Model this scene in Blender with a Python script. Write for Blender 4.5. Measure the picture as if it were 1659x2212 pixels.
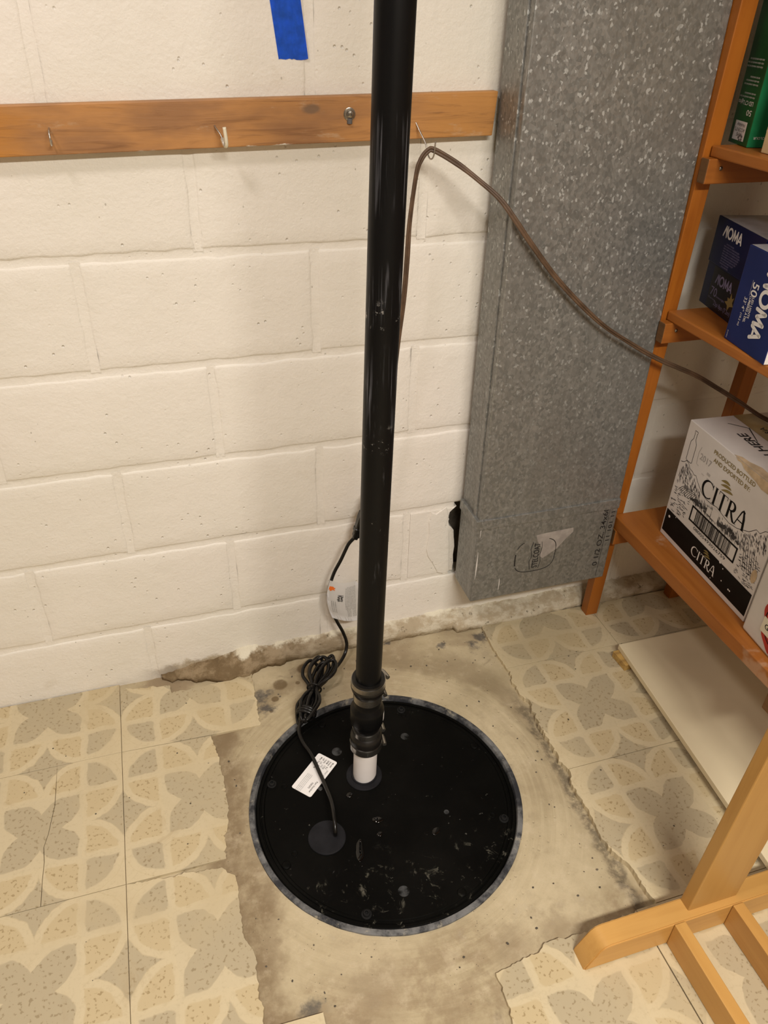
import bpy, bmesh, math, random
from mathutils import Vector, Matrix, noise
random.seed(7)
for o in list(bpy.data.objects): bpy.data.objects.remove(o)
SC = bpy.context.scene
COL = SC.collection
# ------------------------------------------------------------------ camera
CAM = Vector((0.5615, -1.3724, 1.3475)); YAW, PITCH, ROLL = 0.3171, 0.5936, 0.0300; FPX = 1651.85
fw = Vector((math.sin(YAW)*math.cos(PITCH), math.cos(YAW)*math.cos(PITCH), -math.sin(PITCH)))
rt0 = Vector((math.cos(YAW), -math.sin(YAW), 0)); up0 = rt0.cross(fw)
rt = rt0*math.cos(ROLL)+up0*math.sin(ROLL); up = up0*math.cos(ROLL)-rt0*math.sin(ROLL)
cd = bpy.data.cameras.new('camera'); cam = bpy.data.objects.new('camera', cd); COL.objects.link(cam)
cd.sensor_fit = 'VERTICAL'; cd.sensor_height = 24; cd.lens = FPX/2212*24; cd.clip_start = .02
mw = Matrix.Identity(4)
for i in range(3): mw[i][0] = rt[i]; mw[i][1] = up[i]; mw[i][2] = -fw[i]; mw[i][3] = CAM[i]
cam.matrix_world = mw; SC.camera = cam
# ------------------------------------------------------------------ world, light, exposure
w = bpy.data.worlds.new('world'); SC.world = w; w.use_nodes = True
w.node_tree.nodes['Background'].inputs[0].default_value = (1, .9, .78, 1)
w.node_tree.nodes['Background'].inputs[1].default_value = .01
LAMP = Vector((1.0, -2.25, 2.36))
ld = bpy.data.lights.new('ceiling_lamp_light', 'AREA'); ld.shape = 'RECTANGLE'; ld.size = 1.16; ld.size_y = .20
ld.energy = 86; ld.color = (1, .945, .86)
lo = bpy.data.objects.new('ceiling_lamp_light', ld); COL.objects.link(lo); lo.location = LAMP-Vector((0, 0, .045))
LAMP2 = Vector((.05, -.80, 2.36))
l2 = bpy.data.lights.new('round_lamp_light', 'AREA'); l2.shape = 'DISK'; l2.size = .26; l2.energy = 11; l2.color = (1, .90, .88)
lo2_ = bpy.data.objects.new('round_lamp_light', l2); COL.objects.link(lo2_); lo2_.location = LAMP2-Vector((0, 0, .055))
SC.view_settings.view_transform = 'Standard'; SC.view_settings.look = 'None'
SC.view_settings.gamma = 1; SC.view_settings.use_curve_mapping = False
SC.view_settings.exposure = 0.0

# ------------------------------------------------------------------ node helpers
class E:
    """small expression wrapper over shader math nodes"""
    def __init__(s, nt, sock): s.nt, s.s = nt, sock
    def _m(s, op, *a, clamp=False):
        n = s.nt.nodes.new('ShaderNodeMath'); n.operation = op; n.use_clamp = clamp
        for i, x in enumerate(a):
            if isinstance(x, E): s.nt.links.new(x.s, n.inputs[i])
            else: n.inputs[i].default_value = x
        return E(s.nt, n.outputs[0])
    def __add__(s, o): return s._m('ADD', s, o)
    def __radd__(s, o): return s._m('ADD', s, o)
    def __sub__(s, o): return s._m('SUBTRACT', s, o)
    def __rsub__(s, o): return s._m('SUBTRACT', o, s)
    def __mul__(s, o): return s._m('MULTIPLY', s, o)
    def __rmul__(s, o): return s._m('MULTIPLY', s, o)
    def __truediv__(s, o): return s._m('DIVIDE', s, o)
    def __pow__(s, o): return s._m('POWER', s, o)
    def lt(s, o): return s._m('LESS_THAN', s, o)
    def gt(s, o): return s._m('GREATER_THAN', s, o)
    def mn(s, o): return s._m('MINIMUM', s, o)
    def mx(s, o): return s._m('MAXIMUM', s, o)
    def ab(s): return s._m('ABSOLUTE', s)
    def sat(s): return s._m('ADD', s, 0.0, clamp=True)
    def pp(s, k): return s._m('PINGPONG', s, k)
    def sq(s): return s._m('SQRT', s)
    def at2(s, o): return s._m('ARCTAN2', s, o)
    def step(s, a, b):   # smooth ramp a->b
        n = s.nt.nodes.new('ShaderNodeMapRange'); n.interpolation_type = 'SMOOTHSTEP'
        s.nt.links.new(s.s, n.inputs[0]); n.inputs[1].default_value = a; n.inputs[2].default_value = b
        return E(s.nt, n.outputs[0])

class MatB:
    def __init__(s, name, rough=.6, metal=0., spec=.4):
        s.m = bpy.data.materials.new(name); s.m.use_nodes = True; s.nt = s.m.node_tree
        s.b = s.nt.nodes['Principled BSDF']
        s.b.inputs['Roughness'].default_value = rough; s.b.inputs['Metallic'].default_value = metal
        s.b.inputs['Specular IOR Level'].default_value = spec
        s.tc = s.nt.nodes.new('ShaderNodeTexCoord'); s.geo = s.nt.nodes.new('ShaderNodeNewGeometry')
    def vec(s, scale=(1, 1, 1), world=False):
        n = s.nt.nodes.new('ShaderNodeMapping'); n.inputs['Scale'].default_value = scale
        s.nt.links.new(s.geo.outputs['Position'] if world else s.tc.outputs['Object'], n.inputs[0]); return n.outputs[0]
    def xyz(s, world=False):
        n = s.nt.nodes.new('ShaderNodeSeparateXYZ')
        s.nt.links.new(s.geo.outputs['Position'] if world else s.tc.outputs['Object'], n.inputs[0])
        return [E(s.nt, o) for o in n.outputs]
    def comb(s, *a):
        n = s.nt.nodes.new('ShaderNodeCombineXYZ')
        for i, x in enumerate(a):
            if isinstance(x, E): s.nt.links.new(x.s, n.inputs[i])
            else: n.inputs[i].default_value = x
        return n.outputs[0]
    def noise(s, scale, detail=3, rough=.55, vec=None, dist=0, world=False, sc=(1, 1, 1)):
        n = s.nt.nodes.new('ShaderNodeTexNoise'); n.inputs['Scale'].default_value = scale
        n.inputs['Detail'].default_value = detail; n.inputs['Roughness'].default_value = rough; n.inputs['Distortion'].default_value = dist
        s.nt.links.new(vec if vec else s.vec(sc, world), n.inputs['Vector']); return E(s.nt, n.outputs[0])
    def voro(s, scale, out='Distance', vec=None, feature='F1', world=False, sc=(1, 1, 1)):
        n = s.nt.nodes.new('ShaderNodeTexVoronoi'); n.feature = feature; n.inputs['Scale'].default_value = scale
        s.nt.links.new(vec if vec else s.vec(sc, world), n.inputs['Vector'])
        if out == 'Color':
            c = s.nt.nodes.new('ShaderNodeSeparateColor'); s.nt.links.new(n.outputs['Color'], c.inputs[0]); return E(s.nt, c.outputs[0])
        return E(s.nt, n.outputs[out])
    def mix(s, f, a, b):
        n = s.nt.nodes.new('ShaderNodeMix'); n.data_type = 'RGBA'
        if isinstance(f, E): s.nt.links.new(f.s, n.inputs[0])
        else: n.inputs[0].default_value = f
        for k, x in ((6, a), (7, b)):
            if isinstance(x, (tuple, list)): n.inputs[k].default_value = (*x, 1)
            else: s.nt.links.new(x, n.inputs[k])
        return n.outputs[2]
    def done(s, col=None, rough=None, bump=None, bstr=.3, bdist=.002):
        if col is not None:
            if isinstance(col, (tuple, list)): s.b.inputs['Base Color'].default_value = (*col, 1)
            else: s.nt.links.new(col, s.b.inputs['Base Color'])
        if rough is not None: s.nt.links.new(rough.s, s.b.inputs['Roughness'])
        if bump is not None:
            n = s.nt.nodes.new('ShaderNodeBump'); n.inputs['Strength'].default_value = bstr; n.inputs['Distance'].default_value = bdist
            s.nt.links.new(bump.s, n.inputs['Height']); s.nt.links.new(n.outputs[0], s.b.inputs['Normal'])
        return s.m

def lin(r, g, b):
    f = lambda c: c/12.92 if c <= .04045 else ((c+.055)/1.055)**2.4
    return tuple(f(x/255) for x in (r, g, b))

def simple(name, c, rough=.6, metal=0, var=.12, vs=12, bs=0, bstr=.2, spec=.4, sc=(1, 1, 1)):
    m = MatB(name, rough, metal, spec); n = m.noise(vs, 4, sc=sc)
    d = tuple(x*(1-var) for x in c); l = tuple(min(1, x*(1+var)) for x in c)
    return m.done(m.mix(n.step(.3, .7), d, l), bump=m.noise(bs, 3) if bs else None, bstr=bstr, bdist=.001)

def wood(name, c, dark, axis, rough=.45, gs=9, dirt=None):
    m = MatB(name, rough); sc = [gs*5]*3; sc[axis] = gs*.35
    g = m.noise(1, 5, .6, vec=m.vec(tuple(sc)), dist=.6)
    n2 = m.noise(5, 3)
    col = m.mix((g.step(.4, .75)*.75), c, dark)
    col = m.mix((n2.step(.5, .75)*.35), col, tuple(min(1, x*1.35) for x in c))
    if dirt: col = m.mix(m.noise(dirt[1], 5, .65).step(dirt[2], dirt[2]+.08)*dirt[3], col, dirt[0])
    return m.done(col, bump=g, bstr=.15, bdist=.0008)

# ------------------------------------------------------------------ materials
M = {}
# painted block wall
def wall_mat():
    m = MatB('wall_paint', .55, spec=.35); x, y, z = m.xyz(True)
    base = m.mix(m.noise(2.2, 4, world=True).step(.35, .7), (.80, .76, .685), (.745, .71, .625))
    pink = m.noise(1.6, 2, world=True, sc=(1, 1, .6)).step(.5, .7)
    base = m.mix(pink*.5, base, (.82, .755, .70))
    smud = m.noise(7, 5, .62, world=True).step(.64, .75)
    base = m.mix(smud*.22, base, (.52, .45, .32))
    pits = m.voro(62, world=True, sc=(1, 1, .7)).lt(.085)*m.noise(11, 3, world=True).gt(.60)
    base = m.mix(pits*.6, base, (.34, .31, .25))
    # damp stained plinth where the paint has come off near the floor
    lowz = (z + (m.noise(9, 5, .7, world=True)-.5)*.085)
    side = (x + (m.noise(3, 2, world=True)-.5)*.3).step(.42, .60)
    peel = (1-lowz.step(.018, .034))*side
    base = m.mix(peel*.9, base, m.mix(m.noise(22, 5, .7, world=True).step(.4, .62), (.19, .135, .075), (.42, .34, .22)))
    fine = m.noise(160, 4, .6, world=True)*.35 + m.noise(24, 4, .6, world=True)*.9 - m.voro(55, world=True).step(.16, .02)*.8*m.noise(9, 2, world=True).step(.48, .58)
    return m.done(base, bump=fine, bstr=.85, bdist=.003)
M['wall'] = wall_mat()
M['mortar'] = M['wall']
M['room'] = simple('dull_panelled_wall', (.26, .21, .16), .7, var=.06, vs=3)
M['core'] = simple('rough_core_concrete', (.10, .085, .065), .95, var=.4, vs=30, bs=40, bstr=.8)
M['ceil'] = simple('ceiling_joist_wood', (.34, .27, .19), .8, var=.05)

PC = (0.8819, -0.4667)       # pit centre
def concrete_mat():
    m = MatB('trowelled_concrete', .85, spec=.25); x, y, z = m.xyz(True)
    dx = x-PC[0]; dy = y-PC[1]; r = (dx*dx+dy*dy).sq(); th = dy.at2(dx)
    col = m.mix(m.noise(5, 5, .6, world=True).step(.35, .68), (.385, .315, .195), (.50, .42, .275))
    # swept trowel arcs in the newer cement ring
    arc = m.noise(1, 5, .65, vec=m.comb(r*90, th*1.6, 0.0), dist=.3)
    ring = 1-(r+(m.noise(5, 4, world=True)-.5)*.12).step(.37, .44)
    col = m.mix(ring*arc.step(.35, .7)*.45, col, (.56, .475, .315))
    # brown glue residue and old damp stains
    st = m.noise(3.2, 5, .62, world=True, dist=.5).step(.53, .66)*(1-ring*.75)
    col = m.mix(st*.75, col, (.27, .20, .125))
    st2 = m.noise(8, 5, .7, world=True, dist=1.0).step(.60, .70)*(1-ring*.7)
    col = m.mix(st2*.6, col, (.17, .13, .085))
    rn = r+(m.noise(4, 5, .65, world=True)-.5)*.16
    damp = rn.step(.36, .39)*(1-rn.step(.40, .45))*y.step(-.50, -.28)
    col = m.mix(damp*.55, col, (.22, .165, .095))
    wh = m.noise(11, 5, .7, world=True).step(.62, .72)
    col = m.mix(wh*.5, col, (.62, .545, .40))
    def blobs(lst, c, amt, edge, jit):
        nonlocal col
        k = None; nz = (m.noise(26, 4, .7, world=True)-.5)*jit
        for (bx, by, br) in lst:
            ax = x-bx; ay = y-by; d = ((ax*ax+ay*ay).sq()+nz)/br
            q = 1-d.step(1-edge, 1)
            k = q if k is None else k.mx(q)
        col = m.mix(k*amt, col, c)
    blobs([(.735, -.098, .020), (.80, -.062, .020), (.715, -.14, .010), (.70, -.175, .006), (.775, -.105, .007)], (.13, .085, .04), .8, .35, .008)
    spk = [(.685, -.12, .028), (.695, -.165, .022), (1.225, -.10, .026), (1.255, -.075, .022), (1.15, -.075, .016), (.655, -.815, .03), (1.02, -.035, .012)]
    blobs(spk, (.06, .058, .06), .8, .9, .09)
    blobs([(.61, -.53, .05), (.615, -.60, .045), (.60, -.70, .05), (.585, -.30, .03), (.60, -.23, .035), (1.00, -.80, .05), (1.10, -.79, .05), (.76, -.80, .06)], (.22, .16, .095), .42, .9, .16)
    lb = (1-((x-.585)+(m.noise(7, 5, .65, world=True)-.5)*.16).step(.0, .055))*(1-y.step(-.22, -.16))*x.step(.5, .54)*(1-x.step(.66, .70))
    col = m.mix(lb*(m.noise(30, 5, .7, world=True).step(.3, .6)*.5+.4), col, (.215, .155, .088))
    fr_ = (1-(y+(m.noise(5, 5, .65, world=True)-.5)*.22).step(-.80, -.74))
    col = m.mix(fr_*m.noise(26, 5, .7, world=True).step(.38, .62)*.55, col, (.25, .18, .105))
    groove_shade = (1-((x-1.258)+(m.noise(18, 4, .7, world=True)-.5)*.05).ab().step(.004, .020))*(1-y.step(-.34, -.24))  # shade of the groove beside the right-hand tiles, put into the colour
    col = m.mix(groove_shade*m.noise(45, 4, .7, world=True).step(.3, .6)*.75, col, (.10, .08, .055))
    mott = m.noise(22, 5, .7, world=True)
    col = m.mix(mott.step(.5, .7)*.28, col, (.27, .21, .135)); col = m.mix((1-mott.step(.32, .48))*.25, col, (.62, .53, .38))
    grit = m.voro(120, world=True).lt(.09)*m.noise(14, 3, world=True).gt(.57)
    col = m.mix(grit*.8, col, (.06, .05, .04))
    b = m.noise(70, 5, .65, world=True)*.5+m.noise(14, 4, .6, world=True)+arc*ring*.5-m.voro(40, world=True).step(.14, .02)*.6
    return m.done(col, bump=b, bstr=.6, bdist=.003)
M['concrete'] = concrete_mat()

def curb_mat():
    m = MatB('raw_curb_cement', .9, spec=.2); x, y, z = m.xyz(True)
    n = m.noise(16, 6, .7, world=True, sc=(1, 1, 2))
    xr = x.step(.62, 1.15)
    c1 = m.mix(xr, (.17, .118, .062), (.43, .355, .245))
    c2 = m.mix(xr, (.30, .225, .135), (.60, .54, .42))
    col = m.mix(n.step(.42, .6), c1, c2)
    pt = (z+(m.noise(30, 5, .7, world=True)-.5)*.035).step(.030, .040)
    col = m.mix(pt*.9, col, (.74, .69, .55))
    col = m.mix(m.noise(34, 5, .75, world=True).step(.62, .68)*.75, col, (.10, .075, .045))
    return m.done(col, bump=m.noise(45, 5, .7, world=True)+n, bstr=.9, bdist=.004)
M['curb'] = curb_mat()

def tile_mat():
    m = MatB('patterned_vinyl', .48, spec=.35); x, y, z = m.xyz(False)
    H = .1524
    jx = (m.noise(30, 2)-.5)*.012; jy = (m.noise(31, 2, world=True)-.5)*.012
    u = ((x+jx).pp(H))/H; v = ((y+jy).pp(H))/H
    du = u-.5; dv = v-.5; d = (du*du+dv*dv).sq()
    s = lambda e, t: e.step(t-.012, t+.012)
    W = .045
    cross = (1-s(du.ab(), W)).mx(1-s(dv.ab(), W))*(1-s(d, .5))
    ring = s(d, .43)*(1-s(d, .515))
    uL = 1-s(u, .5); vL = 1-s(v, .5); uH = s(u, .5); vH = s(v, .5)
    gap = s(d, .515)
    qa = uL*vL; qb = uH*vH; qc = (uL*vH).mx(uH*vL)
    lobe_keep = s(u.mn(v), .66)*qb           # lobes run together at the tile centre
    hi = u.mx(v); lo2 = u.mn(v); tt = ((hi-.74)/.26).sat()
    cusp = qb*(1-s(lo2-tt*tt*.20, .548))
    cream = cross.mx(ring*(1-qb)).mx(gap*qa).mx(cusp)
    grey = (qa*(1-s(d, .45))).mx(qb).mx(gap*qc)
    ex = du.ab()-.25; ey = dv.ab()-.25; sup = ((ex*ex)*(ex*ex)+(ey*ey)*(ey*ey)).sq().sq()
    cream = cream.mx((1-qb)*s(sup, .222)*(1-s(d, .5)))
    sp = m.noise(150, 2, .5, world=True, sc=(1, 1, 1))
    beige = m.mix(sp.step(.585, .655), (.53, .43, .258), (.36, .272, .142))
    gr = m.mix(sp.step(.585, .655), (.43, .365, .245), (.31, .25, .15))
    cr = m.mix(m.noise(120, 3, world=True).step(.5, .8), (.60, .51, .335), (.53, .445, .285))
    col = m.mix(grey*.9, beige, gr); col = m.mix(cream*.85, col, cr)
    # worn, yellowed and scuffed areas
    wear = m.noise(4.5, 5, .6, world=True, dist=.6)
    col = m.mix(wear.step(.45, .72)*.55, col, (.50, .41, .25))
    col = m.mix(m.noise(9, 6, .7, world=True, dist=.8).step(.60, .74)*.4, col, (.36, .265, .14))
    col = m.mix((m.voro(38, world=True).lt(.07)*m.noise(11, 2, world=True).gt(.55))*.9, col, (.03, .025, .02))
    return m.done(col, rough=m.noise(12, 3, world=True)*.25+.38, bump=m.noise(18, 3, world=True), bstr=.08, bdist=.002)
M['tile'] = tile_mat()

def duct_mat():
    m = MatB('galvanised_steel', .42, .55, .5); x, y, z = m.xyz(True)
    sc = m.noise(3, 4, world=True, sc=(3, 3, .5))
    cell = m.voro(165, 'Color', world=True, sc=(1, 1, .8))
    cell2 = m.voro(265, 'Color', world=True, sc=(1, 1, .7))
    col = m.mix(cell, (.185, .188, .178), (.30, .298, .283))
    col = m.mix(sc.step(.4, .68)*.6, col, (.21, .205, .19))
    vs = m.noise(1, 4, .6, vec=m.vec((26, 26, .7), True)).step(.56, .68)
    col = m.mix(vs*.30, col, (.40, .39, .37))
    # zinc spangle cells, with the light's glints painted brighter towards the top
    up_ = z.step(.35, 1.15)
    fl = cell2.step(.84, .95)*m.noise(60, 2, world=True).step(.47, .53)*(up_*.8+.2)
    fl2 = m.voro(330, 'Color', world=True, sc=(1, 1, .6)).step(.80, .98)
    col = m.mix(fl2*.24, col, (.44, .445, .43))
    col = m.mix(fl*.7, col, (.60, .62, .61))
    scr = m.noise(1, 3, .6, vec=m.vec((60, 60, 9), True)).step(.70, .74)
    col = m.mix(scr*.45, col, (.55, .55, .54))
    r = (cell2*.18+.36)
    return m.done(col, rough=r, bump=cell2*.4+m.noise(6, 2, world=True)*.6, bstr=.12, bdist=.002)
M['duct'] = duct_mat()
M['duct_edge'] = simple('worn_zinc_edge', (.42, .41, .39), .4, .7, var=.3, vs=50)
M['pinkpaint'] = simple('pinkish_overspray', (.36, .325, .30), .7, var=.15, vs=40)

M['abs'] = None
def abs_mat():
    m = MatB('black_abs_plastic', .34, spec=.15)
    sm = m.noise(1, 5, .7, vec=m.vec((30, 30, 5))).step(.60, .76)
    lo_ = m.noise(2.2, 3).step(.5, .68)
    col = m.mix(sm*lo_*.45, (.004, .004, .0042), (.26, .26, .275))
    col = m.mix(m.noise(70, 4, .7).step(.70, .76)*lo_*.6, col, (.40, .39, .36))
    X, Y, Z = m.xyz()
    zz = Z+(m.noise(9, 3)-.5)*.10
    bandz = (zz.step(.96, 1.0)*(1-zz.step(1.03, 1.08))).mx(zz.step(.80, .83)*(1-zz.step(.90, .95))).mx(zz.step(1.13, 1.16)*(1-zz.step(1.20, 1.23))*.6)
    stre = m.noise(1, 4, .65, vec=m.vec((150, 150, 5)), dist=.4).step(.52, .72)
    col = m.mix(bandz*stre*.5, col, (.25, .25, .275))
    chip = m.noise(75, 5, .7).step(.60, .68)*((zz-.80).ab().mn((zz-.985).ab())+0.0).step(.03, .0)
    col = m.mix(chip*.7, col, (.42, .40, .37))
    return m.done(col, rough=m.noise(9, 3)*.25+.24, bump=m.noise(40, 3), bstr=.05)
M['abs'] = abs_mat()
def lid_mat():
    m = MatB('black_lid_plastic', .5, spec=.06); x, y, z = m.xyz(True)
    col = m.mix(m.noise(6, 5, .6, world=True).step(.4, .75), (.002, .002, .0017), (.0045, .0043, .0036))
    nearside = 1-(y+(m.noise(6, 3, world=True)-.5)*.1).step(-.64, -.55)
    scuf = m.noise(32, 6, .75, world=True, dist=.7).step(.57, .70)
    col = m.mix((scuf*nearside)*.42, col, (.25, .235, .185))
    sp = m.voro(15, world=True).lt(.16)*m.noise(6, 3, world=True).gt(.5)
    col = m.mix(sp*(m.noise(60, 3, world=True).step(.35, .65))*.28, col, (.22, .225, .23))
    col = m.mix(m.noise(90, 4, .7, world=True).step(.68, .74)*.35, col, (.25, .24, .21))
    return m.done(col, rough=m.noise(10, 3, world=True)*.3+.34, bump=m.noise(110, 3, world=True), bstr=.12, bdist=.001)
M['lid'] = lid_mat()
def rim_mat():
    m = MatB('cement_smeared_rim', .6, spec=.3)
    n = m.noise(16, 6, .72, world=True)
    col = m.mix(n.step(.40, .64), (.024, .025, .029), (.17, .17, .168))
    col = m.mix(m.noise(26, 5, .7, world=True).step(.56, .68)*.75, col, (.38, .345, .265))
    return m.done(col, bump=n, bstr=.4, bdist=.002)
M['rim'] = rim_mat()
M['rubber'] = simple('dark_rubber', (.008, .008, .008), .62, var=.2, vs=30, spec=.2)
M['seal'] = simple('grey_rubber_seal', (.011, .011, .013), .7, var=.2, vs=40, spec=.15)
M['coupler'] = simple('black_coupler_rubber', (.009, .008, .007), .36, var=.4, vs=20, spec=.35)
M['steel'] = simple('stainless_band', (.34, .32, .285), .22, .95, var=.2, vs=40)
M['nickel'] = simple('nickel_wire', (.50, .47, .42), .3, .9, var=.2, vs=60)
M['pvc'] = simple('white_pvc', (.80, .76, .74), .38, var=.04)
M['label'] = simple('white_label_paper', (.82, .80, .79), .5, var=.03)
M['tagw'] = simple('white_tag_vinyl', (.90, .89, .88), .4, var=.03)
M['ink'] = simple('black_ink', (.02, .018, .018), .6, var=.1)
M['inkgrey'] = simple('grey_ink', (.13, .12, .115), .7, var=.2)
M['engrave'] = simple('engraving_ink', (.055, .05, .048), .7, var=.3, vs=40)
M['inkfaint'] = simple('faint_grey_ink', (.42, .39, .37), .7, var=.2)
M['gold'] = simple('olive_gold_ink', (.23, .17, .055), .6, var=.1)
M['inkred'] = simple('orange_red_ink', (.80, .17, .02), .6, var=.1)
M['cordblk'] = simple('glossy_black_cable', (.006, .0055, .005), .27, var=.3, vs=60, spec=.35)
M['cordbrn'] = simple('brown_lamp_cord', (.105, .062, .036), .5, var=.3, vs=30)
M['tape'] = simple('blue_masking_tape', (.022, .155, .80), .65, var=.14, vs=70, bs=180, bstr=.25)
M['orangewood'] = wood('orange_varnished_pine', (.36, .115, .013), (.25, .068, .007), 2, .42)
M['orangewood_y'] = wood('orange_varnished_shelf', (.355, .122, .021), (.26, .078, .011), 1, .42, dirt=((.52, .36, .24), 6, .60, .5))
M['orangewood_x'] = wood('orange_varnished_cleat', (.33, .11, .016), (.22, .065, .009), 0, .45)
M['endgrain'] = wood('weathered_end_grain', (.155, .075, .026), (.09, .042, .014), 1, .7, 30)
M['tanwood_x'] = wood('tan_beech_foot', (.55, .305, .088), (.46, .235, .06), 0, .42, 7)
M['tanwood_y'] = wood('tan_beech_stretcher', (.55, .305, .088), (.46, .235, .06), 1, .42, 7)
M['tanwood_z'] = wood('tan_beech_post', (.45, .25, .072), (.38, .195, .05), 2, .42, 7)
def plank_mat():
    m = MatB('weathered_orange_plank', .5); x, y, z = m.xyz()
    g = m.noise(1, 5, .65, vec=m.vec((5, 30, 75)), dist=1.2)
    fx = x.step(.62, .9)
    base = m.mix(m.noise(5, 4, .6, sc=(1, 1, 3)).step(.35, .65), (.30, .145, .058), (.46, .22, .07))
    var_ = (1-(x+(m.noise(7, 4, sc=(1, 1, 3))-.5)*.22).step(.35, .46))*(m.noise(14, 5, .7).step(.3, .5)*.6+.4)
    base = m.mix(var_, base, (.47, .195, .028))
    rgt = x.step(1.0, 1.1)
    base = m.mix(rgt*.6, base, (.48, .225, .055))
    col = m.mix(g.step(.5, .72)*.65, base, (.17, .072, .025))
    col = m.mix(m.noise(12, 6, .7, sc=(1, 1, 3)).step(.60, .72)*.45, col, (.50, .37, .24))
    kx = x-.862; kz = z-1.194; k = ((kx*kx*.25+kz*kz).sq()+(m.noise(50, 3)-.5)*.005)
    col = m.mix((1-k.step(.004, .009))*.8, col, (.16, .10, .06))
    px = (z+(m.noise(26, 5, .7)-.5)*.012)-x*.0195
    col = m.mix((1-px.step(1.1268, 1.1282))*m.noise(9, 3).step(.58, .64), col, (.78, .74, .66))
    return m.done(col, bump=g, bstr=.35, bdist=.0015)
M['plank'] = plank_mat()
M['blockwood'] = wood('raw_spruce_block', (.52, .33, .10), (.20, .10, .035), 0, .6, 20)
M['melamine'] = simple('cream_melamine', (.74, .64, .435), .42, var=.05, vs=4)
M['carton'] = simple('white_carton', (.66, .62, .585), .6, var=.05, vs=10)
M['carton2'] = simple('off_white_carton', (.62, .58, .53), .6, var=.06, vs=10)
M['torn'] = simple('torn_brown_cardboard', (.50, .375, .235), .85, var=.2, vs=40, bs=80)
M['blackink'] = simple('black_print', (.006, .005, .0045), .6, var=.2, vs=30, spec=.15)
M['pktape'] = simple('brown_packing_tape', (.30, .215, .085), .3, var=.15, vs=20)
M['navy'] = simple('navy_printed_card', (.006, .009, .050), .38, var=.15, vs=12, spec=.25)
M['navy2'] = simple('blue_printed_card', (.009, .019, .105), .38, var=.12, vs=12, spec=.25)
M['darkcard'] = simple('dark_purple_card', (.007, .005, .008), .4, var=.4, vs=14)
M['greyplastic'] = simple('clear_plastic_lid', (.33, .335, .36), .22, var=.25, vs=9, spec=.6)
M['white_print'] = simple('white_print', (.80, .77, .74), .5, var=.03)
M['pale_print'] = simple('pale_blue_print', (.22, .20, .34), .5, var=.2)
M['green'] = simple('green_printed_card', (.012, .085, .018), .4, var=.3, vs=14, spec=.45)
M['greenlite'] = simple('bright_green_card', (.012, .19, .07), .35, var=.2, vs=14, spec=.5)
M['bulbblue'] = simple('printed_blue_bulb', (.02, .035, .30), .35, var=.3, vs=60)
M['beigecard'] = simple('beige_cardboard', (.56, .41, .22), .7, var=.07, vs=10)
M['red'] = simple('red_wax_print', (.42, .035, .022), .6, var=.12, vs=50)
M['cream_print'] = simple('cream_print', (.72, .66, .50), .6, var=.04)
wm = MatB('wet_film', .03, spec=.5)
M['water'] = wm.done((.0012, .0012, .0012))
em = MatB('lamp_diffuser', .5); em.b.inputs['Emission Color'].default_value = (1, .945, .86, 1); em.b.inputs['Emission Strength'].default_value = 2.2
M['diffuser'] = em.done((.9, .88, .85))
M['whitemetal'] = simple('white_enamel', (.75, .74, .72), .4, var=.03)

# ------------------------------------------------------------------ object helpers
def obj(name, bm, mat, parent=None, smooth=False, loc=None):
    me = bpy.data.meshes.new(name); bm.normal_update(); bm.to_mesh(me); bm.free()
    if smooth:
        for p in me.polygons: p.use_smooth = True
    return meshobj(name, me, mat, parent, loc)
def meshobj(name, me, mat, parent=None, loc=None):
    if mat is not None and not me.materials: me.materials.append(M[mat] if isinstance(mat, str) else mat)
    o = bpy.data.objects.new(name, me); COL.objects.link(o)
    if loc: o.location = loc
    if parent is not None:
        o.parent = parent
        if parent.type == 'EMPTY': o.matrix_parent_inverse = Matrix.Translation(-parent.location)
    return o
def tag(o, label=None, cat=None, group=None, kind=None):
    if label: o['label'] = label
    if cat: o['category'] = cat
    if group: o['group'] = group
    if kind: o['kind'] = kind
    return o
def thing(name, label, cat, loc=(0, 0, 0), group=None):
    o = bpy.data.objects.new(name, None); COL.objects.link(o); o.location = loc; o.empty_display_size = .05
    return tag(o, label, cat, group)
def autosmooth(o, ang=35):
    me = o.data; bm = bmesh.new(); bm.from_mesh(me)
    for f in bm.faces: f.smooth = True
    for e in bm.edges:
        e.smooth = not (len(e.link_faces) == 2 and e.calc_face_angle(0) > math.radians(ang))
    bm.to_mesh(me); bm.free(); return o
def box_bm(x0, x1, y0, y1, z0, z1, bev=.0, seg=2):
    bm = bmesh.new(); bmesh.ops.create_cube(bm, size=1)
    for v in bm.verts: v.co = Vector((x0+(v.co.x+.5)*(x1-x0), y0+(v.co.y+.5)*(y1-y0), z0+(v.co.z+.5)*(z1-z0)))
    if bev: bmesh.ops.bevel(bm, geom=bm.edges[:]+bm.verts[:], offset=bev, segments=seg, profile=.5, affect='EDGES')
    return bm
def hexa_bm(b, t, bev=0, seg=2):
    """8-corner solid: b, t = four corners (ccw seen from above) of bottom and top"""
    bm = bmesh.new(); vb = [bm.verts.new(p) for p in b]; vt = [bm.verts.new(p) for p in t]
    bm.faces.new(vb[::-1]); bm.faces.new(vt)
    for i in range(4): bm.faces.new((vb[i], vb[(i+1) % 4], vt[(i+1) % 4], vt[i]))
    if bev: bmesh.ops.bevel(bm, geom=bm.edges[:]+bm.verts[:], offset=bev, segments=seg, profile=.5, affect='EDGES')
    return bm
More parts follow.
